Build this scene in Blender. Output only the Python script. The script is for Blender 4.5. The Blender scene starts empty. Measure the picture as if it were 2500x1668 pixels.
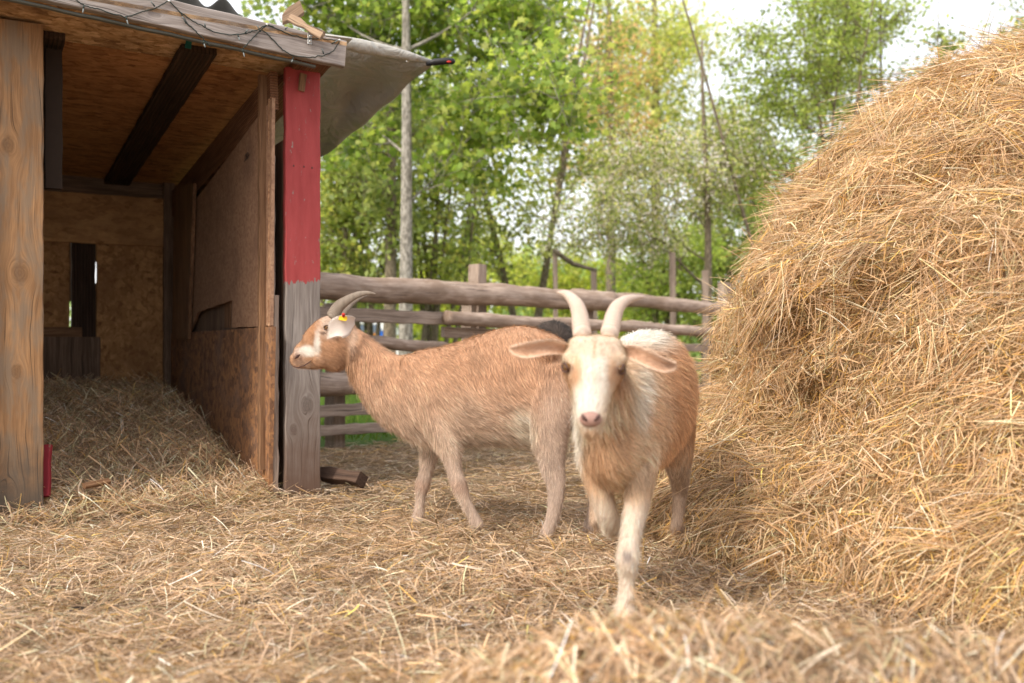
import bpy, bmesh, math, random
import numpy as np
from mathutils import Vector
rng = np.random.default_rng(7); random.seed(7)
scene = bpy.context.scene
COL = scene.collection
# ------------------------------------------------------------------ camera, light, exposure
F = 2430.6; CZ = 0.70; HY = 852.0            # focal length in px of the 2500 px wide frame, eye height, horizon row
cd = bpy.data.cameras.new('camera'); cam = bpy.data.objects.new('camera', cd); COL.objects.link(cam)
cam.location = (0, 0, CZ); cam.rotation_euler = (math.radians(90), 0, 0)
cd.lens = 35; cd.sensor_width = 36; cd.shift_y = 0.0072; cd.clip_start = 0.05; cd.clip_end = 800
cd.dof.use_dof = True; cd.dof.focus_distance = 3.95; cd.dof.aperture_fstop = 2.2
scene.camera = cam
SUN_AZ = math.radians(222)                   # compass angle of the sun, from +Y clockwise (behind the camera, to its left)
SUN_EL = math.radians(43)
sdir = Vector((math.sin(SUN_AZ)*math.cos(SUN_EL), math.cos(SUN_AZ)*math.cos(SUN_EL), math.sin(SUN_EL)))
w = bpy.data.worlds.new('World'); scene.world = w; w.use_nodes = True
wn = w.node_tree; sky = wn.nodes.new('ShaderNodeTexSky'); sky.sky_type = 'NISHITA'; sky.sun_disc = False
sky.sun_elevation = SUN_EL; sky.sun_rotation = SUN_AZ; sky.air_density = 1.0; sky.dust_density = 5.0; sky.ozone_density = 0.6
veil = wn.nodes.new('ShaderNodeMix'); veil.data_type = 'RGBA'; veil.inputs[0].default_value = 0.5; veil.inputs[7].default_value = (10.4, 10.2, 10.1, 1)   # thin bright cloud veil
wn.links.new(sky.outputs[0], veil.inputs[6]); wn.links.new(veil.outputs[2], wn.nodes['Background'].inputs[0]); wn.nodes['Background'].inputs[1].default_value = 0.15
sl = bpy.data.lights.new('sun', 'SUN'); sl.energy = 1.9; sl.angle = math.radians(7.0); sl.color = (1.0, 0.93, 0.82)
so = bpy.data.objects.new('sun', sl); COL.objects.link(so); so.rotation_euler = sdir.to_track_quat('Z', 'Y').to_euler()
scene.view_settings.view_transform = 'Standard'; scene.view_settings.look = 'None'
scene.view_settings.exposure = 0.62; scene.view_settings.gamma = 1
scene.render.engine = 'CYCLES'
scene.cycles.max_bounces = 6; scene.cycles.diffuse_bounces = 4; scene.cycles.glossy_bounces = 2
scene.cycles.transmission_bounces = 4; scene.cycles.transparent_max_bounces = 4
scene.cycles.use_denoising = True; scene.cycles.sample_clamp_indirect = 6

# ------------------------------------------------------------------ helpers
def P(px, py, Y): return np.array(((px-1250)/F*Y, Y, CZ-(py-HY)/F*Y))
def nrm(a):
    a = np.asarray(a, float); return a/np.maximum(np.linalg.norm(a, axis=-1, keepdims=True), 1e-9)
_ns = {}
def noise(p, scale, seed, octv=2):
    """smooth pseudo noise from summed sines, about -1..1"""
    p = np.atleast_2d(p); out = np.zeros(len(p)); amp = 1; tot = 0
    for o in range(octv):
        key = (seed, o, p.shape[1])
        if key not in _ns:
            r = np.random.default_rng(seed*31+o); k = r.normal(size=(7, p.shape[1])); k = k/np.linalg.norm(k, axis=1)[:, None]*r.uniform(.6, 1.6, (7, 1))
            _ns[key] = (k, r.uniform(0, 6.28, 7))
        k, ph = _ns[key]
        out += amp*np.sin(p@(k.T*scale*(2**o))+ph).sum(1)/3.2; tot += amp; amp *= .5
    return out/tot
def smooth(a, b, x):
    t = np.clip((x-a)/(b-a), 0, 1); return t*t*(3-2*t)
ORG = {}
def thing(name, label, cat, loc, group=None):
    o = bpy.data.objects.new(name, None); COL.objects.link(o); o.location = loc; o.empty_display_size = .2
    ORG[o] = np.array(loc, float); o['label'] = label; o['category'] = cat
    if group: o['group'] = group
    return o
def tag(o, label=None, cat=None, group=None, kind=None):
    for k, v in (('label', label), ('category', cat), ('group', group), ('kind', kind)):
        if v: o[k] = v
    return o
def mk(name, V, Fc, mat, parent=None, col=None, gr=None, sm=True, origin=None):
    """one mesh object from world space vertices; Fc is a list of faces or an (n,k) array"""
    V = np.asarray(V, float); me = bpy.data.meshes.new(name)
    if isinstance(Fc, np.ndarray): k = Fc.shape[1]; flat = Fc.ravel(); tot = np.full(len(Fc), k)
    else: tot = np.array([len(f) for f in Fc]); flat = np.array([i for f in Fc for i in f])
    start = np.concatenate(([0], np.cumsum(tot)[:-1]))
    if origin is None: origin = (V.min(0)+V.max(0))/2
    origin = np.array(origin, float)
    me.vertices.add(len(V)); me.vertices.foreach_set('co', (V-origin).astype(np.float32).ravel())
    me.loops.add(len(flat)); me.loops.foreach_set('vertex_index', flat.astype(np.int32))
    me.polygons.add(len(tot)); me.polygons.foreach_set('loop_start', start.astype(np.int32))
    me.polygons.foreach_set('use_smooth', np.full(len(tot), bool(sm)))
    me.update(calc_edges=True); me.validate()
    if col is not None:
        c = np.ones((len(V), 4), np.float32); c[:, :3] = col
        me.attributes.new('col', 'FLOAT_COLOR', 'POINT').data.foreach_set('color', c.ravel())
    if gr is not None:
        me.attributes.new('gr', 'FLOAT_VECTOR', 'POINT').data.foreach_set('vector', np.asarray(gr, np.float32).ravel())
    o = bpy.data.objects.new(name, me); COL.objects.link(o); ORG[o] = origin
    if mat: me.materials.append(mat)
    if parent is not None: o.parent = parent; o.location = origin-ORG[parent]
    else: o.location = origin
    return o
class MB:
    def __init__(s): s.V = []; s.F = []; s.G = []; s.C = []; s.n = 0
    def add(s, V, Fc, G=None, C=None):
        V = np.asarray(V, float); s.V.append(V); s.F += [tuple(int(i)+s.n for i in f) for f in Fc]
        s.G.append(np.asarray(G if G is not None else V, float)); s.C.append(np.asarray(C if C is not None else np.ones((len(V), 3)), float)); s.n += len(V)
    def build(s, name, mat, parent=None, sm=False, origin=None):
        return mk(name, np.vstack(s.V), s.F, mat, parent, np.vstack(s.C), np.vstack(s.G), sm, origin)
    def tube(s, pts, rad, n=8, rings=None, C=None, cap=True):
        pts = np.asarray(pts, float); m = len(pts); rad = np.broadcast_to(rad, (m,))
        T = nrm(np.gradient(pts, axis=0)); ref = np.array((0, 0, 1.)) if abs(T[0][2]) < .9 else np.array((1., 0, 0))
        A = nrm(np.cross(T, ref)); B = np.cross(T, A); th = np.arange(n)/n*2*np.pi
        V = (pts[:, None]+rad[:, None, None]*(np.cos(th)[None, :, None]*A[:, None]+np.sin(th)[None, :, None]*B[:, None])).reshape(-1, 3)
        Fc = [(i*n+j, i*n+(j+1) % n, (i+1)*n+(j+1) % n, (i+1)*n+j) for i in range(m-1) for j in range(n)]
        if cap: Fc += [tuple(range(n))[::-1], tuple((m-1)*n+j for j in range(n))]
        d = np.concatenate(([0], np.cumsum(np.linalg.norm(np.diff(pts, axis=0), axis=1))))
        G = np.stack([np.tile(np.cos(th), m)*np.repeat(rad, n), np.tile(np.sin(th), m)*np.repeat(rad, n), np.repeat(d, n)], 1)
        s.add(V, Fc, G, None if C is None else np.tile(C, (len(V), 1)))
    def box(s, o, a, b, c):
        o, a, b, c = map(lambda v: np.asarray(v, float), (o, a, b, c))
        V = np.array([o+i*a+j*b+k*c for k in (0, 1) for j in (0, 1) for i in (0, 1)])
        la, lb, lc = (np.linalg.norm(v) for v in (a, b, c))
        G = np.array([(i*la, j*lb, k*lc) for k in (0, 1) for j in (0, 1) for i in (0, 1)])
        s.add(V, [(0, 2, 3, 1), (4, 5, 7, 6), (0, 1, 5, 4), (2, 6, 7, 3), (0, 4, 6, 2), (1, 3, 7, 5)], G)
def board(name, p0, p1, W, T, facing, mat, parent=None, bev=.004, off=None, jit=.0015, segs=None, skew=0, into=None, rag=0):
    """plank from p0 to p1 (centre line of the FRONT face); width W, thickness T going away from `facing`"""
    p0, p1 = np.array(p0, float), np.array(p1, float); D = p1-p0; L = np.linalg.norm(D); D /= L
    N = np.array(facing, float); N = nrm(N-D*(N@D)); X = np.cross(N, D)
    n = segs or max(2, int(L/.06)); z = np.linspace(0, L, n+1); b = min(bev, T*.3, W*.3); h = W/2
    prof = [(-h+b, 0), (h-b, 0), (h, -b), (h, -T+b), (h-b, -T), (-h+b, -T), (-h, -T+b), (-h, -b)]
    sd = random.randint(0, 9999); V = []; G = []
    off = np.array(off if off is not None else (random.uniform(0, 50), random.uniform(0, 50), random.uniform(0, 50)))
    for zi in z:
        e = rag*math.sin(zi*37+sd)+rag*.6*math.sin(zi*91+sd*2)
        for x, y in prof:
            jx = jit*math.sin(zi*23+sd+x*50)+jit*.6*math.sin(zi*61+sd*3)
            xx = x+jx+(e if x > 0 else -e*.7)
            V.append(p0+D*(zi+(skew*x if zi in (0, L) else 0))+X*xx+N*(y)); G.append((xx, y, zi))
    Fc = [(i*8+j, i*8+(j+1) % 8, (i+1)*8+(j+1) % 8, (i+1)*8+j) for i in range(n) for j in range(8)]
    Fc += [tuple(range(8))[::-1], tuple(n*8+j for j in range(8))]
    Vn, Gn = np.array(V), np.array(G)+off
    if into is not None: into.add(Vn, Fc, Gn); return None
    return mk(name, Vn, Fc, mat, parent, None, Gn, False)
def ellip(c, A, B, Cc, n=16, m=10):
    """closed ellipsoid, half axis vectors A,B,Cc"""
    V = [c+np.asarray(Cc)]; 
    for i in range(1, m):
        t = math.pi*i/m
        for j in range(n):
            p = 2*math.pi*j/n; V.append(c+np.asarray(A)*math.sin(t)*math.cos(p)+np.asarray(B)*math.sin(t)*math.sin(p)+np.asarray(Cc)*math.cos(t))
    V.append(c-np.asarray(Cc)); Fc = [(0, 1+j, 1+(j+1) % n) for j in range(n)]
    for i in range(m-2):
        Fc += [(1+i*n+j, 1+(i+1)*n+j, 1+(i+1)*n+(j+1) % n, 1+i*n+(j+1) % n) for j in range(n)]
    e = len(V)-1; Fc += [(e, 1+(m-2)*n+(j+1) % n, 1+(m-2)*n+j) for j in range(n)]
    return np.array(V), Fc
def ribbons(Pc, D, L, W, Nn, bend, S=2, root=False, taper=0.0):
    """flat strands as arrays: Pc centre (or root), D unit direction, L, W, Nn facing, bend vector"""
    n = len(Pc); s = np.linspace(0, 1, S+1); V = np.zeros((n, S+1, 2, 3))
    side = nrm(np.cross(D, Nn))
    for i, t in enumerate(s):
        c = Pc+D*(L*(t if root else t-.5))[:, None]+bend*((t*t) if root else (4*(t-.5)**2))
        wd = W*(1-taper*t)*.5
        V[:, i, 0] = c-side*wd[:, None]; V[:, i, 1] = c+side*wd[:, None]
    base = (np.arange(n)*(S+1)*2)[:, None]
    Fc = np.concatenate([base+np.array([[2*i, 2*i+1, 2*i+3, 2*i+2]]) for i in range(S)], axis=1).reshape(-1, 4)
    return V.reshape(-1, 3), Fc
# ------------------------------------------------------------------ materials
class NT:
    def __init__(s, name):
        s.m = bpy.data.materials.new(name); s.m.use_nodes = True; s.t = s.m.node_tree
        s.b = s.t.nodes['Principled BSDF']; s.out = s.t.nodes['Material Output']; s.b.inputs['Roughness'].default_value = .8
        s.b.inputs['Specular IOR Level'].default_value = .25
    def n(s, typ, props=None, **k):
        nd = s.t.nodes.new(typ)
        for a, v in (props or {}).items(): setattr(nd, a, v)
        for a, v in k.items():
            i = int(a[1:]) if a[0] == 'i' and a[1:].isdigit() else a.replace('_', ' ')
            s.set(nd.inputs[i], v)
        return nd
    def set(s, sock, v):
        if isinstance(v, bpy.types.NodeSocket): s.t.links.new(v, sock)
        elif isinstance(v, bpy.types.Node): s.t.links.new(v.outputs[0], sock)
        else:
            if isinstance(v, (tuple, list)) and len(v) == 3 and sock.type == 'RGBA': v = (*v, 1)
            sock.default_value = v
    def math(s, op, a, b=0.0, c=0.0, clamp=False): return s.n('ShaderNodeMath', {'operation': op, 'use_clamp': clamp}, i0=a, i1=b, i2=c).outputs[0]
    def mix(s, f, a, b, blend='MIX'):
        nd = s.t.nodes.new('ShaderNodeMix'); nd.data_type = 'RGBA'; nd.blend_type = blend
        s.set(nd.inputs[0], f); s.set(nd.inputs[6], a); s.set(nd.inputs[7], b); return nd.outputs[2]
    def ramp(s, f, stops):
        nd = s.t.nodes.new('ShaderNodeValToRGB'); s.set(nd.inputs[0], f); e = nd.color_ramp.elements
        while len(e) < len(stops): e.new(.5)
        for i, (p, c) in enumerate(stops): e[i].position = p; e[i].color = (*c, 1) if len(c) == 3 else c
        return nd.outputs[0]
    def attr(s, nm): return s.n('ShaderNodeAttribute', {'attribute_name': nm})
    def noise(s, vec, scale, detail=4, rough=.6, dist=0): return s.n('ShaderNodeTexNoise', Vector=vec, Scale=scale, Detail=detail, Roughness=rough, Distortion=dist).outputs[0]
    def sc(s, vec, x, y, z): return s.n('ShaderNodeVectorMath', {'operation': 'MULTIPLY'}, i0=vec, i1=(x, y, z)).outputs[0]
    def rmp(s, v, a, b, c=0., d=1.): return s.n('ShaderNodeMapRange', {'interpolation_type': 'SMOOTHSTEP'}, i0=v, i1=a, i2=b, i3=c, i4=d).outputs[0]
    def bump(s, h, st=.3, d=.01): nd = s.n('ShaderNodeBump', Height=h, Strength=st, Distance=d); s.set(s.b.inputs['Normal'], nd.outputs[0])
    def color(s, c): s.set(s.b.inputs['Base Color'], c)
def flat(name, c, rough=.7, metal=0, var=.15):
    t = NT(name); g = t.n('ShaderNodeTexCoord').outputs['Object']; nz = t.noise(g, 30, 4)
    t.color(t.mix(nz, tuple(x*(1-var) for x in c), tuple(min(1, x*(1+var)) for x in c))); t.b.inputs['Roughness'].default_value = rough
    t.b.inputs['Metallic'].default_value = metal; return t.m
def wood(name, c1, c2, knots=(), crack=(.03, .02, .015), paint=None, grooves=0, grey=None, scale=1.0, dirt=None, rough=.75):
    t = NT(name); g = t.attr('gr').outputs['Vector']; s = t.n('ShaderNodeSeparateXYZ', i0=g); x, y, z = s.outputs
    f = x; kmask = 0.0; ring = 0.0
    for kx, kz, r in knots:
        dx = t.math('SUBTRACT', x, kx); dz = t.math('MULTIPLY', t.math('SUBTRACT', z, kz), .62)
        d2 = t.math('ADD', t.math('MULTIPLY', dx, dx), t.math('MULTIPLY', dz, dz)); d = t.math('SQRT', d2)
        f = t.math('SUBTRACT', f, t.math('DIVIDE', t.math('MULTIPLY', dx, r*r*1.9), t.math('ADD', d2, r*r*.5)))
        km = t.rmp(t.math('ADD', d, t.math('MULTIPLY', t.noise(g, 30), r*.7)), r*1.5, r*.95); kmask = t.math('MAXIMUM', kmask, km)
        ring = t.math('ADD', ring, t.math('MULTIPLY', km, t.math('SINE', t.math('MULTIPLY', t.math('ADD', d, t.math('MULTIPLY', t.noise(g, 45, 3), .03)), 520))))
    wob = t.math('MULTIPLY', t.math('SUBTRACT', t.noise(t.sc(g, 3, 3, 1.1), 2.0, 2), .5), .05)
    fx = t.math('ADD', f, wob)
    v = t.n('ShaderNodeCombineXYZ', i0=fx, i1=y, i2=t.math('MULTIPLY', z, .035)).outputs[0]
    n1 = t.noise(v, 95*scale, 3, .65); n2 = t.noise(v, 330*scale, 2, .6); band = t.noise(t.sc(g, 1, 1, .25), 9, 3)
    m = t.math('ADD', t.math('MULTIPLY', n1, .7), t.math('MULTIPLY', n2, .3))
    col = t.mix(t.rmp(m, .36, .64), c2, c1)
    col = t.mix(t.rmp(band, .35, .7, 0, .45), col, tuple(a*.6 for a in c2), 'MIX')
    if grey: col = t.mix(t.rmp(t.noise(t.sc(g, 1, 1, .3), 14, 4), .42, .62, 0, .75), col, grey)
    cr = t.noise(t.n('ShaderNodeCombineXYZ', i0=fx, i1=y, i2=t.math('MULTIPLY', z, .012)).outputs[0], 170*scale, 1, .4)
    crm = t.rmp(cr, .66, .74); col = t.mix(t.math('MULTIPLY', crm, .8), col, crack)
    if knots:
        kc = t.mix(t.rmp(ring, -1, 1), tuple(a*.55 for a in c2), tuple(a*.75 for a in c2))
        col = t.mix(t.math('MULTIPLY', kmask, .65), col, kc)
    if dirt is not None:                      # (z of the dirt line, colour, fade)
        dz = t.math('ADD', z, t.math('MULTIPLY', t.math('SUBTRACT', t.noise(g, 8, 5), .5), .5))
        col = t.mix(t.rmp(dz, dirt[0]+dirt[2], dirt[0]-dirt[2], 0, .9), col, dirt[1])
    h = t.math('SUBTRACT', m, t.math('MULTIPLY', crm, .8))
    if paint is not None:
        pc, pz = paint; e = t.math('ADD', z, t.math('MULTIPLY', t.math('SUBTRACT', t.noise(t.sc(g, 22, 1, 4), 1.3, 5, .7), .5), .20))
        pm = t.rmp(e, pz-.002, pz+.002); sp = t.rmp(t.noise(t.sc(g, 1, 1, .3), 42, 6, .75), .60, .65)
        pm = t.math('MULTIPLY', pm, t.math('SUBTRACT', 1.0, sp))
        pcol = t.mix(t.noise(t.sc(g, 1, 1, .2), 22, 5), tuple(a*.62 for a in pc), (pc[0]*1.3, pc[1]*1.9, pc[2]*1.9))
        col = t.mix(pm, col, pcol); h = t.math('MULTIPLY', h, t.math('SUBTRACT', 1.0, t.math('MULTIPLY', pm, .6)))
    if grooves:
        gv = t.math('SINE', t.math('MULTIPLY', x, grooves)); h = t.math('ADD', h, t.math('MULTIPLY', gv, .6))
        col = t.mix(t.rmp(gv, -.2, -.9, 0, .65), col, tuple(a*.35 for a in c2))
    t.color(col); t.bump(h, .55, .004); t.b.inputs['Roughness'].default_value = rough; return t.m
def osb(name, c1, c2, c3, sc=1.0, ax=(1, 1), stain=None, bump=.4):
    t = NT(name); g = t.attr('gr').outputs['Vector']
    w_ = t.n('ShaderNodeTexNoise', Vector=g, Scale=14.0, Detail=2.0)
    gd = t.n('ShaderNodeVectorMath', {'operation': 'MULTIPLY_ADD'}, i0=w_.outputs[1], i1=(.05, .05, .05), i2=g).outputs[0]
    a = t.n('ShaderNodeTexVoronoi', Vector=t.sc(gd, ax[0]*26*sc, 26*sc, ax[1]*26*sc), Scale=1.0)
    b = t.n('ShaderNodeTexVoronoi', Vector=t.sc(gd, ax[0]*60*sc, 60*sc, ax[1]*45*sc), Scale=1.0)
    va = t.n('ShaderNodeSeparateXYZ', i0=a.outputs[1]).outputs[0]; vb = t.n('ShaderNodeSeparateXYZ', i0=b.outputs[1]).outputs[0]
    m = t.math('ADD', t.math('MULTIPLY', va, .35), t.math('MULTIPLY', vb, .25))
    m = t.math('ADD', m, t.math('MULTIPLY', t.noise(t.sc(gd, ax[0], 1, ax[1]), 90*sc, 4, .7), .4))
    col = t.ramp(m, [(.22, c3), (.45, c2), (.75, c1)])
    if stain: col = t.mix(t.rmp(t.noise(g, 3.2, 5, .6), .45, .7, 0, .7), col, stain)
    t.color(col); t.bump(m, bump, .004); return t.m
def colmat(name, rough=.7, trans=.0, spec=.3, gain=1.0, tgain=1.3):
    t = NT(name); a = t.attr('col').outputs['Color']
    t.color(a); t.b.inputs['Roughness'].default_value = rough; t.b.inputs['Specular IOR Level'].default_value = spec
    if trans > 0:
        tr = t.n('ShaderNodeBsdfTranslucent', Color=t.mix(1.0, a, (tgain, tgain, tgain*.7), 'MULTIPLY'))
        mx = t.n('ShaderNodeMixShader', i0=trans, i1=t.b.outputs[0], i2=tr.outputs[0]); t.t.links.new(mx.outputs[0], t.out.inputs[0])
    return t.m
M = {}
M['straw'] = colmat('straw', .55, .18, .35); M['fur'] = colmat('fur', .62, .15, .2); M['hide'] = colmat('hide', .8, 0, .1)
M['leaf'] = colmat('leaf', .5, .45, .35, tgain=1.9); M['petal'] = colmat('petal', .7, .4, .2)
M['grass'] = colmat('grass', .6, .4, .3)
M['post_l'] = wood('pine_post', (.39, .22, .105), (.23, .12, .055), grey=(.20, .15, .105), knots=((.048, 1.585, .027), (.004, 1.03, .033), (.016, .60, .024), (.055, .07, .034)), dirt=(.20, (.085, .07, .055), .22))
M['post_r'] = wood('red_painted_post', (.34, .30, .27), (.20, .165, .145), paint=((.36, .045, .045), 1.035), knots=((-.02, .42, .03), (.05, .3, .02)), dirt=(.28, (.13, .075, .05), .35))
M['grey_wood'] = wood('weathered_wood', (.47, .37, .30), (.26, .19, .145), scale=.9)
M['fascia'] = wood('fascia_wood', (.42, .375, .35), (.22, .185, .165), knots=((.03, .62, .012), (-.01, 1.15, .02)), scale=.8)
M['dark_wood'] = wood('dark_wood', (.085, .05, .032), (.04, .024, .016), grooves=330)
M['brown_wood'] = wood('brown_wood', (.30, .17, .09), (.15, .075, .038))
M['rafter_wood'] = wood('rafter_wood', (.30, .15, .08), (.16, .07, .035), grooves=480)
M['roof_scrap'] = wood('roof_scrap_wood', (.36, .25, .16), (.16, .10, .065))
M['offcut'] = wood('dark_offcut', (.13, .08, .055), (.06, .035, .025))
M['old_wood'] = wood('old_dark_wood', (.24, .16, .11), (.11, .07, .045))
M['log'] = wood('fence_log', (.54, .42, .34), (.30, .215, .165), grey=(.24, .165, .115), scale=.45)
M['osb_ceiling'] = osb('ceiling_board', (.52, .27, .12), (.38, .18, .075), (.19, .085, .035), ax=(.45, 1.3))
M['osb_wall'] = osb('wall_chipboard', (.56, .32, .14), (.38, .20, .08), (.20, .10, .04), stain=(.26, .13, .055))
M['osb_pale'] = osb('pale_chipboard', (.70, .48, .29), (.46, .28, .14), (.20, .105, .05), stain=(.16, .09, .05), ax=(.6, 1.2))
M['osb_warm'] = osb('warm_chipboard', (.60, .35, .16), (.47, .26, .11), (.28, .14, .055), ax=(1.0, .35), stain=(.30, .16, .07), bump=.2)
M['panel'] = osb('brown_panel', (.42, .26, .165), (.32, .185, .115), (.24, .135, .085), sc=2.2, stain=(.21, .12, .08), bump=.15)
M['osb_worn'] = osb('worn_chipboard', (.42, .21, .09), (.22, .115, .065), (.10, .055, .035), stain=(.20, .13, .10), bump=.8)
M['osb_edge'] = osb('chipboard_edge', (.55, .34, .2), (.33, .17, .09), (.13, .065, .035), sc=3, bump=1.0)
def ground_mat():
    t = NT('ground'); g = t.n('ShaderNodeTexCoord').outputs['Object']; mk_ = t.attr('col').outputs['Color']
    hay = t.mix(t.noise(g, 28, 5, .7), (.15, .10, .055), (.30, .205, .115)); hay = t.mix(t.rmp(t.noise(g, 5, 4), .55, .72, 0, .8), hay, (.10, .075, .055))
    gr = t.mix(t.noise(g, 9, 6, .7), (.035, .075, .012), (.10, .17, .03))
    t.color(t.mix(mk_, hay, gr)); t.bump(t.noise(g, 60, 6), .8, .03); t.b.inputs['Roughness'].default_value = .95; return t.m
M['ground'] = ground_mat()
def core_mat():
    t = NT('hay_core'); g = t.n('ShaderNodeTexCoord').outputs['Object']
    t.color(t.mix(t.noise(g, 30, 5, .7), (.14, .09, .04), (.34, .22, .10))); t.bump(t.noise(t.sc(g, 1, 1, .4), 50, 5), .9, .03); t.b.inputs['Roughness'].default_value = .95; return t.m
M['core'] = core_mat()
def tarp_mat():
    t = NT('tarp'); g = t.n('ShaderNodeTexCoord').outputs['Object']
    t.color(t.mix(t.noise(g, 4, 5), (.33, .315, .275), (.44, .42, .38))); t.bump(t.noise(g, 6, 4, .55, 1.8), .7, .05)
    t.b.inputs['Roughness'].default_value = .42; t.b.inputs['Specular IOR Level'].default_value = .5; return t.m
M['tarp'] = tarp_mat()
def bark_mat(name, a, b, sc=1):
    t = NT(name); g = t.attr('gr').outputs['Vector']; m = t.noise(t.sc(g, 3, 3, 1.4), 11*sc, 6, .7)
    t.color(t.mix(t.rmp(m, .38, .62), a, b)); t.bump(m, .6, .02); return t.m
M['bark_pale'] = bark_mat('pale_bark', (.15, .135, .11), (.40, .37, .32)); M['bark'] = bark_mat('brown_bark', (.10, .08, .055), (.26, .21, .15))
def horn_mat(name, a, b):
    t = NT(name); g = t.attr('gr').outputs['Vector']; z = t.n('ShaderNodeSeparateXYZ', i0=g).outputs[2]
    rg = t.math('SINE', t.math('ADD', t.math('MULTIPLY', z, 1250), t.math('MULTIPLY', t.noise(g, 60), 6)))
    t.color(t.mix(t.rmp(rg, -1, -.2, .45, 0), t.mix(t.noise(t.sc(g, 1, 1, .3), 70, 4), a, b), tuple(v*.6 for v in a))); t.bump(rg, .4, .0012); t.b.inputs['Roughness'].default_value = .5; return t.m
M['horn1'] = horn_mat('grey_horn', (.13, .10, .075), (.34, .28, .225)); M['horn2'] = horn_mat('pale_horn', (.46, .35, .28), (.66, .53, .44))
M['black'] = flat('black_plastic', (.02, .02, .022), .4); M['red'] = flat('red_plastic', (.45, .03, .02), .4); M['yellow'] = flat('yellow_plastic', (.85, .55, .02), .45)
M['eye'] = flat('amber_eye', (.16, .08, .025), .12); M['pupil'] = flat('pupil', (.01, .01, .01), .1); M['lid'] = flat('brown_eyelid', (.22, .13, .09), .7); M['dark_skin'] = flat('dark_skin', (.07, .035, .028), .5)
M['nose'] = flat('nose_skin', (.34, .205, .165), .5); M['steel'] = flat('zinc_steel', (.6, .6, .58), .35, .9); M['wire'] = flat('green_black_wire', (.018, .03, .026), .45)
M['bulb'] = flat('bulb_glass', (.20, .23, .23), .25); M['teal'] = flat('teal_strap', (.01, .10, .09), .6); M['sheet'] = flat('corrugated_sheet', (.10, .10, .10), .7)
M['red_board'] = wood('red_board', (.4, .3, .2), (.2, .14, .1), paint=((.27, .02, .028), -9)); M['white'] = flat('white_paint', (.8, .8, .8), .3)
M['glass'] = flat('dark_glass', (.12, .16, .22), .1); M['blue'] = flat('blue_plastic', (.03, .14, .55), .4); M['orange'] = flat('orange_plastic', (.7, .28, .03), .5)
M['dung'] = flat('dark_clod', (.045, .032, .025), .9)

# ------------------------------------------------------------------ shed frame of reference
O = np.array((-1.04, 4.96)); U = np.array((.874, .485)); Vd = np.array((-.485, .874))
def W(a, b, z): return np.array((*(O+a*U+b*Vd), z))
def pb(px, py, b):
    k = (px-1250)/F; a = (k*(O[1]+Vd[1]*b)-O[0]-Vd[0]*b)/(U[0]-U[1]*k); Y = O[1]+U[1]*a+Vd[1]*b
    return W(a, b, CZ-(py-HY)/F*Y)
def pa(px, py, a):
    k = (px-1250)/F; b = (O[0]+U[0]*a-k*(O[1]+U[1]*a))/(-Vd[0]+Vd[1]*k); Y = O[1]+U[1]*a+Vd[1]*b
    return W(a, b, CZ-(py-HY)/F*Y)
def ab(x, y): d = np.stack([x-O[0], y-O[1]], -1); return d@U, d@Vd
uN = np.array((*U, 0)); vN = np.array((*Vd, 0)); UP = np.array((0, 0, 1.))
FA = np.array((-1.325, 7.0)); FB = np.array((2.49, 11.2)); FD = (FB-FA)/np.linalg.norm(FB-FA)
def fp(px, py, off=0.0):
    k = (px-1250)/F; n = np.array((FD[1], -FD[0]))*off; A = FA+n; d = FB-FA
    t = (k*A[1]-A[0])/(d[0]-d[1]*k); q = A+d*t
    return np.array((q[0], q[1], CZ-(py-HY)/F*q[1]))
# ------------------------------------------------------------------ ground
def height(x, y):
    x = np.asarray(x, float); y = np.asarray(y, float); p = np.stack([x, y], -1).reshape(-1, 2); sh = x.shape
    near = smooth(9, 6, y)
    h = -.035+near*(.028*noise(p, 2.6, 11, 3).reshape(sh)+.012*noise(p, 9, 12, 2).reshape(sh))
    a, b = ab(x, y); ins = smooth(.02, -.35, a)*smooth(-2.2, -1.6, a)
    h += ins*(.37*smooth(-.1, 2.2, b)+.06*smooth(-.1, .5, b))
    h += .05*np.exp(-((x+.35)**2/.5+(y-3.3)**2/.10))+.045*np.exp(-((x-.05)**2/.25+(y-3.1)**2/.08))
    h += .19*np.exp(-((x-.20)/.42)**2-((y-1.72)/.22)**2)+.16*np.exp(-((x-.95)/.55)**2-((y-1.78)/.25)**2)+.05*np.exp(-((x+.9)/.5)**2-((y-1.9)/.2)**2)
    h -= .05*np.exp(-((x+2.05)**2/.25+(y-4.15)**2/.10))
    return h
gx = np.unique(np.concatenate([np.linspace(-90, -4, 30), np.linspace(-4, 4, 161), np.linspace(4, 90, 30)]))
gy = np.unique(np.concatenate([np.linspace(-20, .8, 10), np.linspace(.8, 8.5, 155), np.linspace(8.5, 20, 40), np.linspace(20, 300, 30)]))
X, Yg = np.meshgrid(gx, gy); Z = height(X, Yg)
nx, ny = len(gx), len(gy); idx = np.arange(nx*ny).reshape(ny, nx)
Fg = np.stack([idx[:-1, :-1], idx[:-1, 1:], idx[1:, 1:], idx[1:, :-1]], -1).reshape(-1, 4)
def fence_side(x, y):     # >0 beyond the fence
    n = np.array((-FD[1], FD[0])); return (x-FA[0])*n[0]+(y-FA[1])*n[1]
gm = smooth(.0, .5, fence_side(X, Yg)+.25*noise(np.stack([X, Yg], -1).reshape(-1, 2), 2, 5).reshape(X.shape)).ravel()
tag(mk('ground', np.stack([X.ravel(), Yg.ravel(), Z.ravel()], 1), Fg, M['ground'], col=np.repeat(gm[:, None], 3, 1), origin=(0, 0, 0)), kind='structure')
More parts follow.
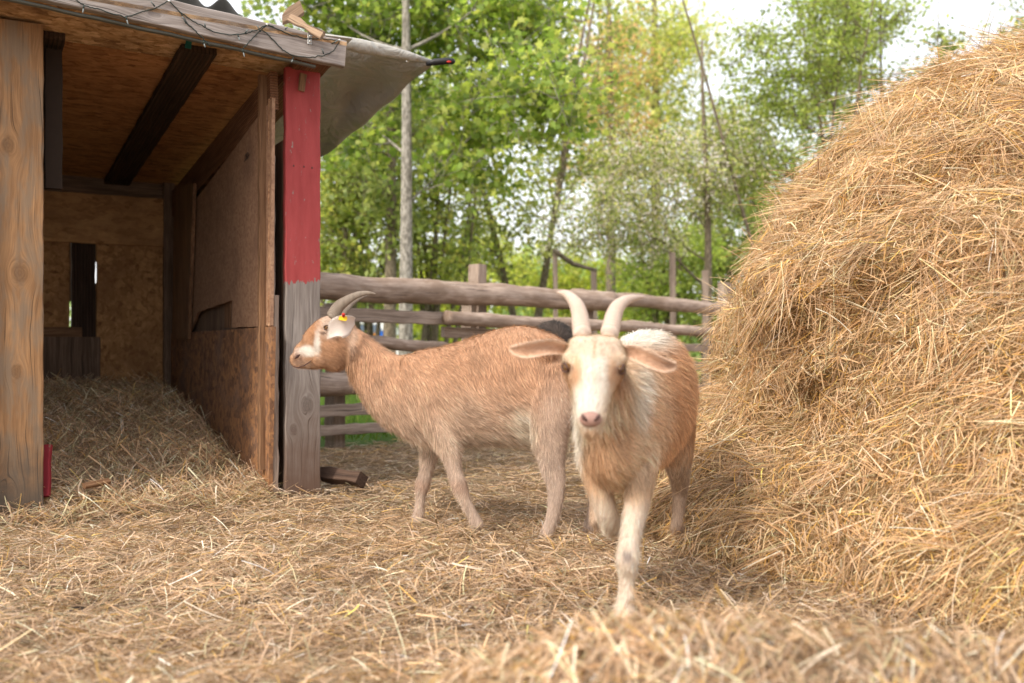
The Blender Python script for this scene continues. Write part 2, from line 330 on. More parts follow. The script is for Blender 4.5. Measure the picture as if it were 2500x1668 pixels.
# straw
PAL = np.array((1.05, 1.03, 1.19))*np.array([(.50, .35, .18), (.60, .46, .28), (.42, .27, .13), (.36, .25, .14), (.66, .55, .38), (.52, .33, .09), (.37, .33, .17), (.24, .16, .09), (.55, .40, .24)])
PW = np.array([.2, .15, .17, .15, .06, .05, .07, .08, .07])
def straw_cols(n, bright=1.0, pw=PW):
    return np.clip(PAL[rng.choice(len(PAL), n, p=pw/pw.sum())]*np.exp(rng.normal(-.06, .30, (n, 1)))*bright, 0, .85)
def ground_straw(name, x, y, lift, tilt, Lr, Wr, label, bright=1.0, pw=PW):
    n = len(x); p = np.stack([x, y], 1)
    e = .02; hx = (height(x+e, y)-height(x-e, y))/(2*e); hy = (height(x, y+e)-height(x, y-e))/(2*e)
    N0 = nrm(np.stack([-hx, -hy, np.ones(n)], 1))
    ang = 1.8*noise(p, 3.2, 21, 2)+rng.normal(0, 1.15, n)+.35
    lump = .5+.5*noise(p, 11, 23, 2)
    D = np.stack([np.cos(ang), np.sin(ang), rng.normal(0, tilt, n)], 1); D -= N0*((D*N0).sum(1)-D[:, 2])[:, None]*.9; D = nrm(D)
    z = height(x, y)+lift*rng.beta(1.3, 1.8, n)*(.35+.9*lump)
    L = rng.uniform(*Lr, n)*rng.uniform(.5, 1, n); Wd = rng.uniform(*Wr, n); wide = rng.random(n) < .05; Wd[wide] *= 2
    Nn = nrm(N0+rng.normal(0, .55, (n, 3))); z = z+np.abs(D[:, 2])*L*.38; bend = rng.normal(0, .05, (n, 3))*L[:, None]; bend[:, 2] = -np.abs(bend[:, 2])*.6
    V, Fc = ribbons(np.stack([x, y, z], 1), D, L, Wd, Nn, bend, 3, taper=.35)
    c = np.repeat(straw_cols(n, bright, pw)*(.85+.3*lump[:, None]), 8, 0)
    return V, Fc, c
def region(n, y0, y1, pw_=1.0):
    t = rng.random(n)**pw_; y = y0+(y1-y0)*t; x = rng.uniform(-1, 1, n)*(.60*y+.15); return x, y
def tufts(nc, per):
    th = rng.uniform(math.radians(155), math.radians(300), nc); s = rng.uniform(.02, .97, nc); p = hay_pt(th, s); N0, A, B = hay_nrm(th, s); ang = math.radians(-118)+rng.normal(0, 1.0, nc)
    D0 = nrm(A*np.cos(ang)[:, None]+B*np.sin(ang)[:, None]+N0*rng.uniform(.1, .55, (nc, 1))); k = np.repeat(np.arange(nc), per); n = len(k)
    D = nrm(D0[k]+rng.normal(0, .20, (n, 3))); sd_ = rng.uniform(.02, .05, nc)[k][:, None]; L = rng.uniform(.08, .24, n)
    pc = p[k]+rng.normal(0, 1, (n, 3))*sd_+N0[k]*.012; V, Fc = ribbons(pc, D, L, rng.uniform(.0013, .0034, n), nrm(N0[k]+rng.normal(0, .6, (n, 3))), rng.normal(0, .07, (n, 3))*L[:, None]-np.array((0, 0, .10))*L[:, None], 3, True, .4)
    c = straw_cols(n, 1.12)*rng.uniform(.75, 1.25, nc)[k][:, None]*np.array((1.06, 1.0, .88)); return V, Fc, np.repeat(np.clip(c, 0, .85), 8, 0)
def emit(name, parts, label=None, parent=None, origin=None, **k):
    off = 0; Vs, Fs, Cs = [], [], []
    for V, Fc, c in parts: Vs.append(V); Fs.append(Fc+off); Cs.append(c); off += len(V)
    return tag(mk(name, np.vstack(Vs), np.vstack(Fs), M['straw'], parent, np.vstack(Cs), sm=False, origin=origin), label, **k)
parts = []
x, y = region(115000, 1.35, 4.3, .9); parts.append(ground_straw('', x, y, .045, .20, (.03, .13), (.0012, .0034), ''))
x, y = region(9000, 1.4, 5.2, .9); parts.append(ground_straw('', x, y, .045, .45, (.05, .15), (.0018, .004), '', 1.12))
x, y = region(90000, 4.0, 9.5, .9); k = (fence_side(x, y) < .1); a_, b_ = ab(x, y); k &= ~((a_ < -.2) & (b_ > .1))
parts.append(ground_straw('', x[k], y[k], .05, .16, (.04, .15), (.002, .0045), '', .95))
x, y = region(2000, 1.4, 3.6, 1.0); parts.append(ground_straw('', x, y, .05, .5, (.08, .2), (.0018, .0035), '', 1.2))
n = 9000; x = rng.normal(.45, .6, n); y = rng.normal(1.74, .14, n); parts.append(ground_straw('', x, y, .05, .45, (.04, .14), (.0016, .0036), '', 1.2))
emit('loose_straw', parts, 'trampled golden straw litter spread over the yard ground in front of the shed', cat='straw', kind='stuff', origin=(0, 3, 0))
n = 34000; a_ = rng.uniform(-1.75, -.17, n); b_ = rng.uniform(-.15, 2.66, n); q = O+a_[:, None]*U+b_[:, None]*Vd
pw2 = np.array([.14, .08, .14, .2, .03, .03, .22, .14, .04])
emit('bedding_hay', [ground_straw('', q[:, 0], q[:, 1], .075, .42, (.08, .24), (.002, .0045), '', 1.25, pw2)], 'heap of dull greenish hay bedding inside the shed', cat='hay', kind='stuff', origin=(*(O-.8*U+1.2*Vd), .2))
for i, (px, py) in enumerate(((22, 1388), (100, 1385), (185, 1430), (45, 1452), (640, 1432), (928, 1140))):
    Yc = CZ*F/(py-HY)*.97; c0 = P(px, py, Yc); c0[2] = height(c0[0], c0[1])-.004; V_, F_ = ellip(c0, (.035, 0, 0), (0, .03, 0), (0, 0, .022), 14, 9); V_ = V_+(.009*noise(V_, 60, 130+i, 2))[:, None]*nrm(V_-c0)
    tag(mk('dung_clod', V_, F_, M['dung']), ['dark clod in the straw at the far left edge of the picture', 'dark clod in the straw directly under the light knotty post', 'flat dark clod in front of the two clods at the left edge', 'dark clod nearest the bottom left corner', 'small dark clod alone in the straw below the red post', 'tiny dark clod in the straw behind the wood offcut'][i], 'clod', 'dark clods in the straw')
# ------------------------------------------------------------------ haystack
HC = np.array((2.78, 4.34)); HZ = np.array([0, .18, .36, .69, .95, 1.18, 1.42, 1.69, 1.85, 1.93, 1.97, 2.01]); HR = np.array([2.24, 2.08, 1.97, 1.80, 1.69, 1.54, 1.37, 1.13, .92, .72, .42, .05])
def hay_pt(th, s):
    """th angle, s 0..1 up the profile; returns point, outward normal"""
    kn = np.concatenate(([0], np.cumsum(np.hypot(np.diff(HZ), np.diff(HR))))); kn = kn/kn[-1]
    r = np.interp(s, kn, HR); z = np.interp(s, kn, HZ)
    r = r*(1+.10*np.clip(-np.sin(th), 0, 1)*np.clip(1-z/2.2, 0, 1))
    p0 = np.stack([np.cos(th)*r, np.sin(th)*r, z], -1)
    d = .075*noise(p0, 3.1, 41, 2)+.085*noise(p0*np.array((1, 1, 1.7)), 7.0, 42, 2)+.035*noise(p0*np.array((1, 1, 2)), 19, 43, 2)
    # a hollow under the overhang on the goats' side
    d -= .20*np.exp(-((z-.50)/.22)**2)*np.exp(-((np.angle(np.exp(1j*(th-math.radians(198)))))/.34)**2)
    d += .10*np.exp(-((z-.95)/.20)**2)*np.exp(-((np.angle(np.exp(1j*(th-math.radians(205)))))/.5)**2)
    env = smooth(0, .3, r); r = r+d*env
    return np.stack([HC[0]+np.cos(th)*r, HC[1]+np.sin(th)*r, z+.0*d], -1)
def hay_nrm(th, s):
    e = 1e-3; a = hay_pt(th+e, s)-hay_pt(th-e, s); b = hay_pt(th, np.clip(s+e, 0, 1))-hay_pt(th, np.clip(s-e, 0, 1))
    return nrm(np.cross(a, b)), nrm(a), nrm(b)
nth, nsz = 160, 60; TH, S_ = np.meshgrid(np.arange(nth)/nth*2*np.pi, np.linspace(0, 1, nsz))
Vh = hay_pt(TH.ravel(), S_.ravel()); Vh[:nth, 2] -= .15
Fh = [(i*nth+j, i*nth+(j+1) % nth, (i+1)*nth+(j+1) % nth, (i+1)*nth+j) for i in range(nsz-1) for j in range(nth)]
stack = mk('haystack', Vh, Fh, M['core'], origin=(*HC, 0)); tag(stack, 'tall mound of loose golden hay at the right edge beside the goats', 'haystack')
def stack_straw(n, lift, out, Lr, Wr, bright, s0=0, s1=1):
    th = rng.uniform(math.radians(155), math.radians(300), n); s = rng.uniform(s0, s1, n)**1.1
    p = hay_pt(th, s); N0, A, B = hay_nrm(th, s)
    ang = math.radians(-118)+1.3*noise(p, 4.4, 51, 2)+rng.normal(0, .85, n)
    lump = .5+.5*noise(p, 9, 52, 2)
    D = nrm(A*np.cos(ang)[:, None]+B*np.sin(ang)[:, None]+N0*rng.normal(out*.5, out, n)[:, None])
    L = rng.uniform(*Lr, n)*rng.uniform(.5, 1, n); Wd = rng.uniform(*Wr, n); wide = rng.random(n) < .05; Wd[wide] *= 2
    Nn = nrm(N0+rng.normal(0, .55, (n, 3))); bend = rng.normal(0, .06, (n, 3))*L[:, None]; bend[:, 2] -= .04*L
    pc = p+N0*(lift*rng.beta(1.3, 1.8, n)*(.3+1.0*lump))[:, None]
    V, Fc = ribbons(pc, D, L, Wd, Nn, bend, 3, taper=.35)
    pwh = np.array([.25, .16, .16, .07, .07, .10, .08, .05, .06])
    c = straw_cols(n, bright, pwh)*np.array((1.05, 1.0, .88)); gmix = smooth(.2, .8, noise(p, 2.2, 55, 2))[:, None]*.5
    c = c*(1-gmix)+c*np.array((.85, 1.0, .85))*gmix
    return V, Fc, np.repeat(c, 8, 0)
emit('hay_strands', [tufts(620, 45), stack_straw(130000, .06, .24, (.03, .15), (.0013, .0034), 1.12), stack_straw(8000, .05, .5, (.10, .28), (.0018, .004), 1.15),
     stack_straw(2200, .05, .35, (.12, .26), (.003, .006), 1.3)], parent=stack, origin=(*HC, 1), kind='stuff')
# ------------------------------------------------------------------ shed
shed = thing('animal_shed', 'open fronted wooden goat shed with chipboard ceiling and walls on the left', 'shed', W(-.6, 1.2, 0))
def pst(name, a, b, z0, z1, Wd, T, mat, off=(0, 0, 0), **k): return board(name, W(a, b, z0), W(a, b, z1), Wd, T, -vN, mat, shed, off=off, **k)
o = pst('post', -1.265, 0, -.05, 2.13, .182, .10, M['post_l'], off=(0, 0, -.05)); tag(o, 'light knotty timber post at the left front corner')
o = pst('post', 0, 0, -.05, 2.095, .178, .045, M['post_r'], off=(0, 0, -.05)); tag(o, 'grey post with its upper half painted red')
pst('post', -1.44, -.02, -.05, 2.2, .14, .09, M['brown_wood'], off=(3, 1, 0))
def ceil_z(b, a=0): return 2.135-.09*b-.02*(a+.6)
# ceiling: three chipboard sheets
for i, (b0, b1) in enumerate(((-.30, .20), (.212, 1.5), (1.51, 2.8))):
    mb = MB(); a0, a1 = -1.9, .12
    mb.box(W(a0, b0, ceil_z(b0, a0)), W(a1, b0, ceil_z(b0, a1))-W(a0, b0, ceil_z(b0, a0)), W(a0, b1, ceil_z(b1, a0))-W(a0, b0, ceil_z(b0, a0)), np.array((0, 0, .018)))
    mb.G[0][:, [1, 2]] = mb.G[0][:, [2, 1]]; mb.G[0] += i*3.1; mb.build('ceiling_sheet', M['osb_pale'] if i == 0 else M['osb_ceiling'], shed)
for a, b0, m in ((-.507, -.01, 'dark_wood'), (-1.16, .10, 'dark_wood'), (.03, -.25, 'rafter_wood')):
    board('rafter', W(a, b0, ceil_z(b0, a)-.036), W(a-.02, 2.75, ceil_z(2.75, a)-.036), .168, .034, (0, 0, -1), M[m], shed)
# fascia
p0, p1 = pb(-60, -10, -.30), pb(842, 130, -.30); q0 = W(-1.75, -.30, p1[2]+.11+.03); p1 = W(.115, -.30, 2.108)
fas = board('fascia_board', W(-1.9, -.30, 2.262), p1, .125, .045, -vN, M['fascia'], shed, off=(0, 0, 0), segs=40)
board('roof_edge_strip', W(-1.9, -.262, 2.185), W(-.02, -.262, 2.042), .012, .03, -vN, flat('strip', (.12, .13, .12), .5), shed)
# back wall
bw = lambda n_, x0, y0, x1, y1, b, T, m, vert=True: board(n_, pb((x0+x1)/2, y1, b), pb((x0+x1)/2, y0, b), np.linalg.norm(pb(x1, y0, b)-pb(x0, y0, b)), T, -vN, M[m], shed) if vert else \
    board(n_, pb(x0, (y0+y1)/2, b), W(*[float(v) for v in ab(*pb(x1, y1, b)[:2])], pb(x0, (y0+y1)/2, b)[2]), (pb(x0, y0, b)-pb(x0, y1, b))[2], T, -vN, M[m], shed)
board('header', W(-1.8, 2.66, 1.87), W(-.10, 2.66, 1.87), .24, .03, -vN, M['old_wood'], shed)
bw('wall_board', -80, 452, 404, 580, 2.62, .02, 'osb_warm', False)
bw('wall_panel', -80, 575, 172, 803, 2.645, .018, 'osb_wall'); bw('stud', 175, 560, 233, 830, 2.66, .05, 'dark_wood')
bw('skin_board', 160, 560, 180, 735, 2.72, .012, 'old_wood'); bw('skin_board', 225, 560, 248, 640, 2.72, .012, 'old_wood'); bw('skin_board', 225, 692, 248, 830, 2.72, .012, 'old_wood')
bw('wall_panel', 237, 575, 402, 1060, 2.645, .018, 'osb_wall'); bw('wall_ledge', 90, 798, 200, 826, 2.64, .02, 'brown_wood', False)
bw('wall_panel', -80, 822, 250, 1060, 2.63, .012, 'old_wood'); bw('stud', 400, 440, 427, 1060, 2.60, .06, 'old_wood')
# right wall (inner face at a=AW, seen from inside)
AW = -.165
def rwall(n_, pts, T, m, a=AW, rag=0.0):
    """panel in the wall plane from a polygon of photo points, extruded outward"""
    q = [pa(px, py, a) for px, py in pts]; nq = []
    for i in range(len(q)):
        A, B = q[i], q[(i+1) % len(q)]; L = np.linalg.norm(B-A); k = max(1, int(L/.04))
        for j in range(k):
            t = j/k; v = A+(B-A)*t
            if rag: v = v+np.array((*(Vd*random.uniform(-rag, rag)), random.uniform(-rag, rag)))
            nq.append(v)
    n_q = len(nq); nq = np.array(nq); Vv = np.vstack([nq, nq+uN*T]); bb = np.array([ab(v[0], v[1])[1] for v in nq])
    G = np.stack([np.tile(bb, 2), np.repeat([0, T], n_q), np.tile(nq[:, 2], 2)], 1)+random.uniform(0, 20)
    Fc = [tuple(range(n_q)), tuple(range(2*n_q-1, n_q-1, -1))]+[(i, i+n_q, (i+1) % n_q+n_q, (i+1) % n_q) for i in range(n_q)]
    return mk(n_, Vv, Fc, M[m], shed, None, G, False)
rwall('wall_panel', [(664, 240), (660, 795), (566, 800), (566, 733), (484, 762), (462, 812), (424, 815), (424, 560)], .016, 'panel', rag=.0025)
rwall('wall_panel', [(664, 798), (655, 1215), (412, 1040), (412, 815)], .02, 'osb_worn', AW-.004, rag=.002)
rwall('back_board', [(620, 740), (620, 835), (412, 860), (412, 740)], .02, 'old_wood', AW+.03)
rwall('back_board', [(562, 728), (560, 800), (548, 800), (548, 731)], .02, 'brown_wood', AW+.022)
board('top_plate', W(AW+.004, .02, 1.975), W(AW+.004, 2.62, 1.975-.235), .19, .04, -uN, M['rafter_wood'], shed)
board('stud', W(AW-.008, .075, .1), W(AW-.008, .075, 2.06), .05, .04, -vN, M['brown_wood'], shed)
rwall('wall_board', [(472, 448), (458, 828), (420, 828), (426, 455)], .022, 'brown_wood', AW-.03)
board('edge_strip', W(AW+.008, .018, .02), W(AW+.008, .018, 1.93), .022, .012, -vN, M['osb_edge'], shed, rag=.002)
board('edge_batten', W(AW+.032, .02, -.02), W(AW+.034, .02, .965), .03, .02, -vN, M['grey_wood'], shed, rag=.002)
board('edge_batten', W(AW+.030, .06, .96), W(AW+.030, .06, 1.66), .022, .05, -vN, M['grey_wood'], shed)
board('outer_wall', W(-.075, 1.4, .8), W(-.075, 1.4, 1.75), 2.6, .02, -uN, M['old_wood'], shed)
board('outer_wall', W(-.072, 1.4, -.1), W(-.072, 1.4, .803), 2.6, .02, -uN, M['old_wood'], shed)
# left wall
board('left_wall', W(-1.78, 1.3, -.1), W(-1.78, 1.3, 2.15), 2.8, .03, uN, M['old_wood'], shed)
board('back_skin', W(-.9, 2.80, -.1), W(-.9, 2.80, 0.6), 1.9, .02, -vN, M['old_wood'], shed)
board('hanging_board', pb(131, 460, .16), pb(131, 120, .16), .075, .04, -vN, flat('dark_board', (.032, .021, .015), .95), shed)  # hanging plank in a nearly even, very dark brown
# small things on the front
mb = MB(); c0 = pb(462, 92, -.06); board('', pb(462, 84, -.05), pb(460, 118, -.05), .030, .006, -vN, None, into=mb); mb.build('strap', M['teal'], shed)
board('wedge', pb(741, 180, -.02), pb(736, 222, -.02), .034, .012, -vN, M['brown_wood'], shed, off=(7, 7, 7))
br = board('angle_bracket', pb(757, 83, -.349+.04), pb(757, 108, -.349+.04), .02, .003, -vN, M['steel'], shed)
for yy in (88, 101):
    V_, F_ = ellip(pb(757, yy, -.313), uN*.0045, UP*.0045, vN*.003, 8, 5); mk('screw', V_, F_, M['steel'], br)
for px, py in ((717, 405), (742, 407), (762, 410)):
    V_, F_ = ellip(pb(px, py, -.0005), uN*.004, UP*.006, vN*.002, 8, 5); mk('nail_hole', V_, F_, M['dark_skin'], shed)
def letters(txt, loc, xdir, size, mat, parent):
    cu = bpy.data.curves.new('marking', 'FONT'); cu.body = txt; cu.size = size; cu.extrude = .0006
    t_ = bpy.data.objects.new('tmp', cu); COL.objects.link(t_); dg = bpy.context.evaluated_depsgraph_get(); me = bpy.data.meshes.new_from_object(t_.evaluated_get(dg))
    v = np.array([v.co[:] for v in me.vertices]); f = [tuple(p.vertices) for p in me.polygons]; bpy.data.objects.remove(t_)
    Vw = np.array(loc)+v[:, :1]*np.asarray(xdir)+v[:, 1:2]*UP+v[:, 2:3]*(-uN); return mk('marking', Vw, f, mat, parent, sm=False)
letters('.OD-', pa(596, 396, AW-.003), nrm(np.array((*(-Vd), .09))), .05, M['black'], shed)
# things lying about the shed
def slab(name, label, cat, pts_top, T, mat):
    q = np.array(pts_top); n_ = len(q); Vv = np.vstack([q, q-np.array((0, 0, T))]); Fc = [tuple(range(n_)), tuple(range(2*n_-1, n_-1, -1))]+[(i, i+n_, (i+1) % n_+n_, (i+1) % n_) for i in range(n_)]
    return tag(mk(name, Vv, Fc, M[mat], None, None, Vv[:, [1, 2, 0]]-Vv.min(0)[[1, 2, 0]], False), label, cat)
o = board('red_board', P(100, 1212, 4.42), P(104, 1086, 4.5), .066, .03, (.1, -1, .0), M['red_board'], rag=.002); tag(o, 'short board with chipped red paint standing behind the light post', 'board')
o = board('wood_block', P(775, 1150, 5.15), P(874, 1164, 4.98), .06, .07, (.1, -.75, .35), M['offcut'], rag=.006); tag(o, 'dark rough wood offcut lying on straw beside the red post', 'wood offcut')
o = board('wood_scrap', P(196+10, 1183, 4.5), P(268, 1170, 4.6), .03, .02, (.1, -.6, .6), M['brown_wood']); tag(o, 'small flat wood scrap half buried in hay by the shed entrance', 'wood scrap')
# tarp over the roof with a hanging flap
tarp = thing('tarpaulin', 'grey-green tarpaulin over the shed roof with a flap hanging at its right side', 'tarp', W(0, .8, 2.2))
nu, nv = 60, 20; Vt = []; Gt = []
for j in range(nv):
    for i in range(nu):
        a = -1.95+2.12*i/(nu-1); b = -.24+3.1*j/(nv-1); z = ceil_z(b, a)+.062+.006*math.sin(a*9+b*3)
        Vt.append(W(a, b, z))
Ft = [(j*nu+i, j*nu+i+1, (j+1)*nu+i+1, (j+1)*nu+i) for j in range(nv-1) for i in range(nu-1)]
o = mk('roof_cover', Vt, Ft, M['tarp'], tarp); so_ = o.modifiers.new('s', 'SOLIDIFY'); so_.thickness = .003
xs = np.array([640, 700, 785, 850, 900, 950, 990, 1030, 1062]); yt = np.array([150, 140, 124, 112, 116, 124, 132, 140, 147]); yb = np.array([415, 408, 385, 335, 292, 250, 212, 178, 152])
Vt = []; nu, nv = 70, 26
for i in range(nu):
    px = 640+(1062-640)*i/(nu-1); a0 = np.interp(px, xs, yt); a1 = np.interp(px, xs, yb)
    for j in range(nv):
        t = j/(nv-1); hgt = (a1-a0)/265
        Yd = 5.42-.10*(px-640)/422+1.25*t*hgt+hgt*(.05*math.sin(i*.10+t*7)+.04*math.sin(t*10-i*.13+1)+.012*math.sin(i*.35+t*13)+.02*math.sin(i*.22-t*4))
        py = a0+(a1-a0)*t+3*math.sin(i*.5)*t
        Vt.append(P(px, py, Yd))
Ft = [(i*nv+j, (i+1)*nv+j, (i+1)*nv+j+1, i*nv+j+1) for i in range(nu-1) for j in range(nv-1)]
o = mk('hanging_flap', Vt, Ft, M['tarp'], tarp); so_ = o.modifiers.new('s', 'SOLIDIFY'); so_.thickness = .003
mb = MB(); mb.tube([P(790, 92, 4.95), P(840, 104, 5.0), P(880, 113, 5.07), P(940, 125, 5.16), P(1000, 138, 5.24), P(1050, 150, 5.30)], [.02, .03, .036, .032, .024, .010], 10); mb.build('rolled_edge', M['tarp'], tarp, True)
mb = MB(); mb.tube([P(1040, 157, 5.27), P(1060, 152, 5.27), P(1090, 149, 5.27), P(1106, 150, 5.27), P(1111, 152, 5.27)], [.010, .018, .018, .017, .006], 12); hd = mb.build('handle', M['black'], tarp, True)
V_, F_ = ellip(P(1096, 151, 5.255), np.array((.014, 0, 0)), np.array((0, 0, .006)), np.array((0, .006, 0)), 10, 6); mk('grip_inlay', V_, F_, M['red'], hd)
for px, py in ((918, 135), (995, 150)):
    V_, F_ = ellip(P(px, py, 5.27), np.array((.008, 0, 0)), np.array((0, 0, .008)), np.array((0, .004, 0)), 10, 6); mk('eyelet', V_, F_, M['steel'], tarp)
# corrugated sheet on roof
Vt = []; nu = 90
for j in range(2):
    for i in range(nu):
        a = -.62+.315*i/(nu-1)
        for k in (0, 1): Vt.append(W(a, -.02+j*.9, 2.342-.09*(a+.45)-.09*j+.030*math.cos((a+.56)*2*math.pi/.165)+.006*k))
Vt = np.array(Vt).reshape(2, nu, 2, 3); idx = np.arange(2*nu*2).reshape(2, nu, 2); Fc = []
for i in range(nu-1):
    Fc += [(idx[0, i, 1], idx[0, i+1, 1], idx[1, i+1, 1], idx[1, i, 1]), (idx[0, i, 0], idx[1, i, 0], idx[1, i+1, 0], idx[0, i+1, 0]), (idx[0, i, 0], idx[0, i+1, 0], idx[0, i+1, 1], idx[0, i, 1]), (idx[1, i, 0], idx[1, i, 1], idx[1, i+1, 1], idx[1, i+1, 0])]
tag(mk('corrugated_sheet', Vt.reshape(-1, 3), [tuple(int(v) for v in f) for f in Fc], M['sheet'], sm=True), 'dark wavy corrugated roofing sheet lying on top of the shed roof', 'roofing sheet')
o = board('wood_scrap', P(690, 44, 4.75), P(738, 16, 4.80), .05, .03, (.3, -1, .3), M['roof_scrap'], rag=.009, skew=.5); tag(o, 'splintered end of brown wood resting highest on the shed roof', 'wood scrap', 'wood scraps on the shed roof')
o = board('wood_scrap', P(706, 40, 4.72), P(786, 84, 4.60), .042, .018, (-.2, -1, .5), M['roof_scrap'], rag=.006, skew=-.4); tag(o, 'tapered wooden plank piece lying over the fascia above the steel bracket', 'wood scrap', 'wood scraps on the shed roof')
# string lights
sl_ = thing('string_lights', 'dark wire string of small fairy lights looped along the weathered fascia board', 'string lights', pb(600, 80, -.31))
def cable(pts, b=-.306, r=.0024):
    q = np.array([pb(px, py, b-.0) for px, py in pts]); t = np.arange(len(q)); tt = np.linspace(0, len(q)-1, len(q)*5)
    qq = np.stack([np.interp(tt, t, q[:, i]) for i in range(3)], 1); qq += rng.normal(0, .0012, qq.shape); mb = MB(); mb.tube(qq, r, 6); mb.build('cable', M['wire'], sl_, True)
cable([(185, 0), (205, 13), (240, 22), (305, 42), (325, 37), (380, 20), (413, 3)]); cable([(413, 3), (440, 30), (455, 55), (480, 78), (500, 100), (512, 112)])
cable([(440, 30), (470, 52), (500, 66), (520, 78), (560, 86), (600, 82), (630, 73), (652, 60)]); cable([(592, 120), (610, 100), (635, 75), (652, 60)])
cable([(652, 60), (680, 72), (710, 85), (745, 95), (790, 95), (827, 98)]); cable([(640, 72), (665, 95), (690, 122), (715, 137), (760, 140), (790, 136), (815, 125), (828, 100)]); cable([(652, 60), (668, 66)])
BULBS = [((205, 13), (202, 32)), ((307, 40), (313, 60)), ((378, 16), (368, 3)), ((455, 58), (445, 40)), ((501, 66), (500, 56)), ((496, 100), (501, 116)), ((580, 84), (586, 100)), ((592, 120), (597, 140)), ((636, 78), (628, 62)), ((696, 72), (703, 65)), ((790, 132), (786, 118)), ((810, 107), (826, 98)), ((716, 141), (712, 152)), ((598, 82), (605, 72))]
for a, b in BULBS:
    A, B = pb(*a, -.308), pb(*b, -.312); mb = MB(); mb.tube([A, A+(B-A)*.45], .0032, 6); s_ = mb.build('bulb_socket', M['wire'], sl_, True)
    mb = MB(); mb.tube([A+(B-A)*.4, A+(B-A)*.9, B], [.0028, .0028, .0008], 6); mb.build('bulb', M['bulb'], s_, True)
for px, py in ((413, 3), (652, 60), (829, 98)):
    V_, F_ = ellip(pb(px, py, -.306), uN*.006, UP*.006, vN*.004, 10, 6); mk('clip', V_, F_, M['steel'], sl_)
# ------------------------------------------------------------------ fence
fence = thing('log_fence', 'weathered grey log and plank fence running behind the goats', 'fence', (*((FA+FB)/2), 0))
def flog(x0, y0, x1, y1, r0, r1, off=0., name='log', n=24):
    A, B = fp(x0, y0, off), fp(x1, y1, off); t = np.linspace(0, 1, 150)[:, None]; pts = A+(B-A)*t
    pts += np.stack([0*t[:, 0], 0*t[:, 0], .006*np.sin(t[:, 0]*9+x0)+.003*np.sin(t[:, 0]*23)], 1); rr = (r0+(r1-r0)*t[:, 0])*(1+.02*np.sin(t[:, 0]*31+x0)+.02*np.sin(t[:, 0]*57))
    mb = MB(); mb.tube(pts, rr, n); V = mb.V[0]; ax = A+(B-A)*np.clip(((V-A)@(B-A))/((B-A)@(B-A)), 0, 1)[:, None]; V += nrm(V-ax)*(.007*noise(V*np.array((1, 1, 1.)), 9, 61, 3)+.004*noise(V, 34, 62, 2))[:, None]
    for _k in range(5):
        t_ = rng.uniform(.04, .96); ctr = pts[int(t_*149)]; d_ = nrm(np.array((-.3, -1, rng.uniform(-.6, .7)))); tip = ctr+d_*rr[int(t_*149)]; V += nrm(V-ax)*(.016*np.exp(-(np.linalg.norm(V-tip, axis=1)/.035)**2))[:, None]
    return mb.build(name, M['log'], fence, True)
def frail(x0, y0, x1, y1, w0, off=0., T=.04):
    A, B = fp(x0, y0, off), fp(x1, y1, off); n = np.array((FD[1], -FD[0], 0)); return board('rail', A, B, w0, T, n, M['grey_wood'], fence, rag=.002, bev=.006, jit=.002)
flog(700, 694, 1490, 737, .100, .088); flog(1400, 722, 1830, 760, .07, .072, -.12)
frail(760, 765, 1290, 786, .10, .03); flog(1090, 776, 1790, 812, .055, .05, .13)
frail(1085, 811, 1380, 822, .085, .04); flog(900, 836, 1300, 862, .045, .05, .0)
frail(1500, 848, 1800, 850, .08, .04); flog(700, 938, 1150, 935, .09, .07, .0); frail(1180, 905, 1810, 893, .09, .03)
frail(700, 1010, 1300, 975, .085, .03); frail(1300, 985, 1810, 940, .09, .0); frail(700, 1058, 1300, 1022, .075, .0)
def fpost(px, top, w_, off=-.14, name='fence_post'):
    A = fp(px, top, off); o = board(name, (A[0], A[1], -.1), A, w_, .12, np.array((FD[1], -FD[0], 0)), M['grey_wood'], fence, rag=.003); return o
fpost(1178, 645, .105); fpost(1160, 700, .10, -.16); fpost(1440, 750, .12); fpost(1782, 690, .15); fpost(830, 740, .10)
for i, (px, top, Y, wd) in enumerate(((1355, 608, 11.5, .055), (1450, 655, 12.0, .07), (1642, 616, 11.8, .065), (1722, 660, 12.8, .075))):
    lab = ['thin grey wooden pole at the left end of the bent branch behind the fence', 'short grey pole at the low right end of the bent branch behind the fence', 'tall pale pole standing alone behind the fence left of the haystack', 'pale pole behind the fence nearest the haystack'][i]
    A = P(px, top, Y); o = board('wooden_pole', (A[0]+.02, A[1], 0), A, wd, wd, (0, -1, 0), M['grey_wood']); tag(o, lab, 'pole', 'poles behind the fence')
mb = MB(); mb.tube([P(1352, 612, 11.45), P(1372, 626, 11.5), P(1400, 645, 11.7), P(1425, 652, 11.8), P(1455, 660, 11.9)], [.03, .028, .03, .025, .02], 8); tag(mb.build('branch', M['bark'], sm=True), 'dark bent branch tied across two thin poles behind the fence', 'branch')
